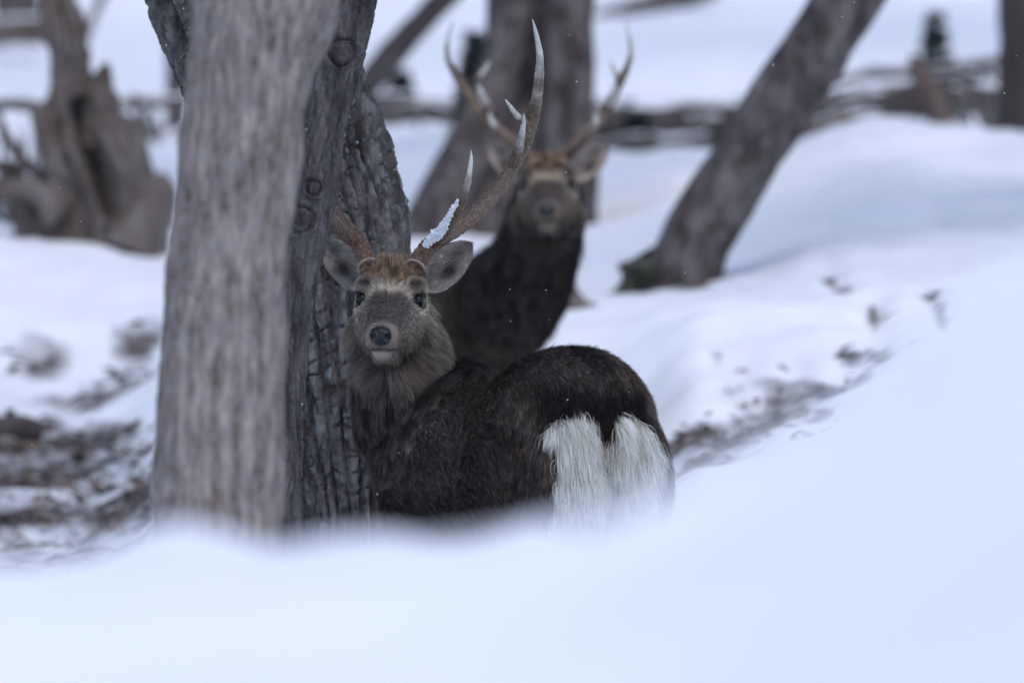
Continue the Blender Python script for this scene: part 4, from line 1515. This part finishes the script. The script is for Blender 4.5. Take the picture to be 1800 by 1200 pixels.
# --- the near stag: rump to the camera, head turned back
D1 = Deer()
D1.name = 'sika_stag'
D1.label = 'near stag in sharp focus with white rump, looking back over its shoulder'
D1.seed = 5
yaw = math.radians(90 + 28)
D1.loc = np.array((-0.018, 25.02, -1.025))
D1.yaw = yaw
D1.head_f, D1.head_r, D1.head_u = head_frame((-.085, -.985, -.155), -.025)
D1.head_o = P(685, 528, 25.10) - .098 * D1.head_f + .028 * D1.head_u
nw = lambda px, py, d: to_local(P(px, py, d), D1)
D1.neck_pts = [(.27, .02, .82, .13), (*nw(736, 752, 25.26), .116), (*nw(714, 690, 25.20), .104), (*nw(702, 625, 25.20), .093)]
D1.jaw = .5
D1.mane_z = 1.04
D1.ear_sign = D_EAR = -1
D1.voxel, D1.smooth = .0065, 6
D1.n_body, D1.n_neck, D1.n_head, D1.n_rump, D1.n_ear = 230000, 70000, 90000, 60000, 14000
D1.hr = .00032
D1.ear_l, D1.ear_w = .146, .048
D1.antler_sides = (1, -1)
D1.chin, D1.left_spread, D1.dark = 1.0, 1.0, .78


def to_head(pt, D):
    q = np.asarray(pt) - D.head_o
    return np.array((q @ D.head_f, q @ D.head_r, q @ D.head_u))


def antler_rows(rows, D, k):
    return [(*to_head(P(px, py, d), D), w * k) for (px, py, d, w) in rows]


k1 = .0625 * .0125 * 1.0
k1 = 0.09 * 25.2 / 1800
D1.beams = [
    (antler_rows([(731, 468, 25.125, 15), (735.5, 460, 25.13, 15.5), (746, 443, 25.15, 14.5), (762, 427, 25.19, 14), (785, 412, 25.24, 14), (812, 394, 25.29, 14), (838, 373, 25.33, 13.5), (862, 349, 25.36, 13), (882, 324, 25.38, 12.6), (899, 297, 25.39, 12.2),
                  (914, 268, 25.39, 12), (926, 240, 25.38, 11.8), (935, 212, 25.37, 11.5), (942, 184, 25.35, 9.8), (946, 155, 25.33, 8.6), (949, 125, 25.31, 7.4), (949, 98, 25.29, 6), (945, 72, 25.27, 4.4), (940, 50, 25.25, 2.8), (936, 34, 25.24, .6)], D1, k1), 560, 0, 1.0),
    (antler_rows([(758, 432, 25.17, 11), (772, 416, 25.13, 11.5), (786, 398, 25.08, 10.5), (800, 376, 25.03, 9), (811, 354, 25.0, 7.8), (820, 328, 24.98, 6), (825, 304, 24.965, 4.6), (828, 280, 24.96, 3), (828, 264, 24.955, .6)], D1, k1), 240, .05, 1.12),
    (antler_rows([(902, 290, 25.38, 9), (910, 268, 25.35, 8.2), (915, 248, 25.31, 6.6), (919, 228, 25.28, 4.8), (921, 212, 25.26, 3), (921, 200, 25.25, .6)], D1, k1), 90, .55, 1.15),
    (antler_rows([(934, 222, 25.375, 8.5), (921, 213, 25.36, 7), (909, 203, 25.345, 5.4), (898, 189, 25.33, 3.8), (891, 179, 25.32, 2), (888, 175, 25.32, .5)], D1, k1), 80, .55, 1.15),
]
stag1 = make_deer(D1)

# snow lying along the brow tine
srows = [(745, 433, 25.12, 3), (753, 424, 25.11, 6.5), (763, 414, 25.095, 8.5), (774, 404, 25.075, 8.5), (782, 391, 25.05, 5.5), (790, 377, 25.025, 4.5), (799, 360, 25.0, 3), (805, 349, 24.985, 1.2)]
sp = [(*P(a + 1, b + 1, d - .006), w * k1) for a, b, d, w in srows]
sm_ = trunk_mesh('snow_clump', sp, lambda q, th, s: fbm(q * 150, 3, 301) * .0048, 110, 36)
sb0 = np.array(sp[0][:3])
so = obj('snow_clump', shift(sm_, sb0), M['clump'])
so.location = sb0
tag(so, 'strip of snow lying along the brow tine of the near stag antler', 'snow')

# --- the far stag: side-on, head turned to the camera
D2 = Deer()
D2.name = 'sika_stag'
D2.label = 'far stag out of focus with dark neck, full antlers and head facing the camera'
D2.seed = 9
D2.loc = np.array((-0.33, 32.30, -0.80))
D2.yaw = math.radians(42)
D2.head_f, D2.head_r, D2.head_u = head_frame((-.01, -.98, -.10), 0.0)
D2.head_o = P(963, 325, 31.75) - .098 * D2.head_f + .024 * D2.head_u
nw2 = lambda px, py, d: to_local(P(px, py, d), D2)
D2.neck_pts = [(.30, 0, .84, .16), (*nw2(884, 535, 32.34), .148), (*nw2(930, 475, 32.10), .112), (*nw2(953, 405, 31.96), .096)]
D2.jaw = .9
D2.mane_z = 1.3
D2.ear_sign = -1
D2.voxel, D2.smooth = .010, 4
D2.n_body, D2.n_neck, D2.n_head, D2.n_rump, D2.n_ear = 60000, 22000, 26000, 4000, 2500
D2.hr = .0006
D2.ear_l, D2.ear_w = .15, .048
D2.antler_sides = (1, -1)
D2.chin, D2.left_spread, D2.dark = .3, 1.28, .48
k2 = 0.09 * 32 / 1800
D2.beams = [
    (antler_rows([(988, 290, 31.785, 9.5), (992, 283, 31.79, 10), (1003, 266, 31.82, 9.5), (1020, 246, 31.88, 9), (1042, 224, 31.94, 9), (1062, 200, 31.98, 8.5), (1077, 172, 32.0, 8), (1090, 145, 32.0, 7.5), (1101, 122, 31.98, 5.5), (1108, 100, 31.95, 4.6), (1108, 75, 31.92, 3.6), (1103, 50, 31.9, 2.4), (1099, 32, 31.88, .6)], D2, k2), 120, 0, 1.0),
    (antler_rows([(998, 272, 31.81, 7), (1018, 256, 31.70, 7), (1034, 236, 31.62, 6), (1046, 214, 31.58, 4.5), (1050, 196, 31.56, 1)], D2, k2), 50, .05, 1.1),
    (antler_rows([(1066, 195, 31.98, 7.5), (1074, 178, 31.93, 6.5), (1079, 162, 31.88, 5), (1082, 148, 31.86, 1)], D2, k2), 40, .6, 1.15),
    (antler_rows([(1091, 142, 32.0, 6), (1084, 130, 31.99, 5), (1077, 118, 31.98, 3.5), (1073, 108, 31.97, 1)], D2, k2), 40, .6, 1.15),
]
stag2 = make_deer(D2)

# ------------------------------------------------------------------ a few snowflakes in the air
def flakes():
    Vs, Fs, n0 = [], [], 0
    for j in range(150):
        d = RNG.uniform(23.5, 26.2)
        c = P(RNG.uniform(-200, 2000), RNG.uniform(-100, 900), d)
        v, fc = ball(c, RNG.uniform(.0007, .0014), 8)
        Vs.append(v)
        Fs.append(fc + n0)
        n0 += len(v)
    o = obj('snowflakes', mesh_np('snowflakes', np.vstack(Vs), np.vstack(Fs)), M['clump'])
    tag(o, 'tiny drifting snowflakes in the air around the stags', 'snowflakes', kind='stuff')


flakes()
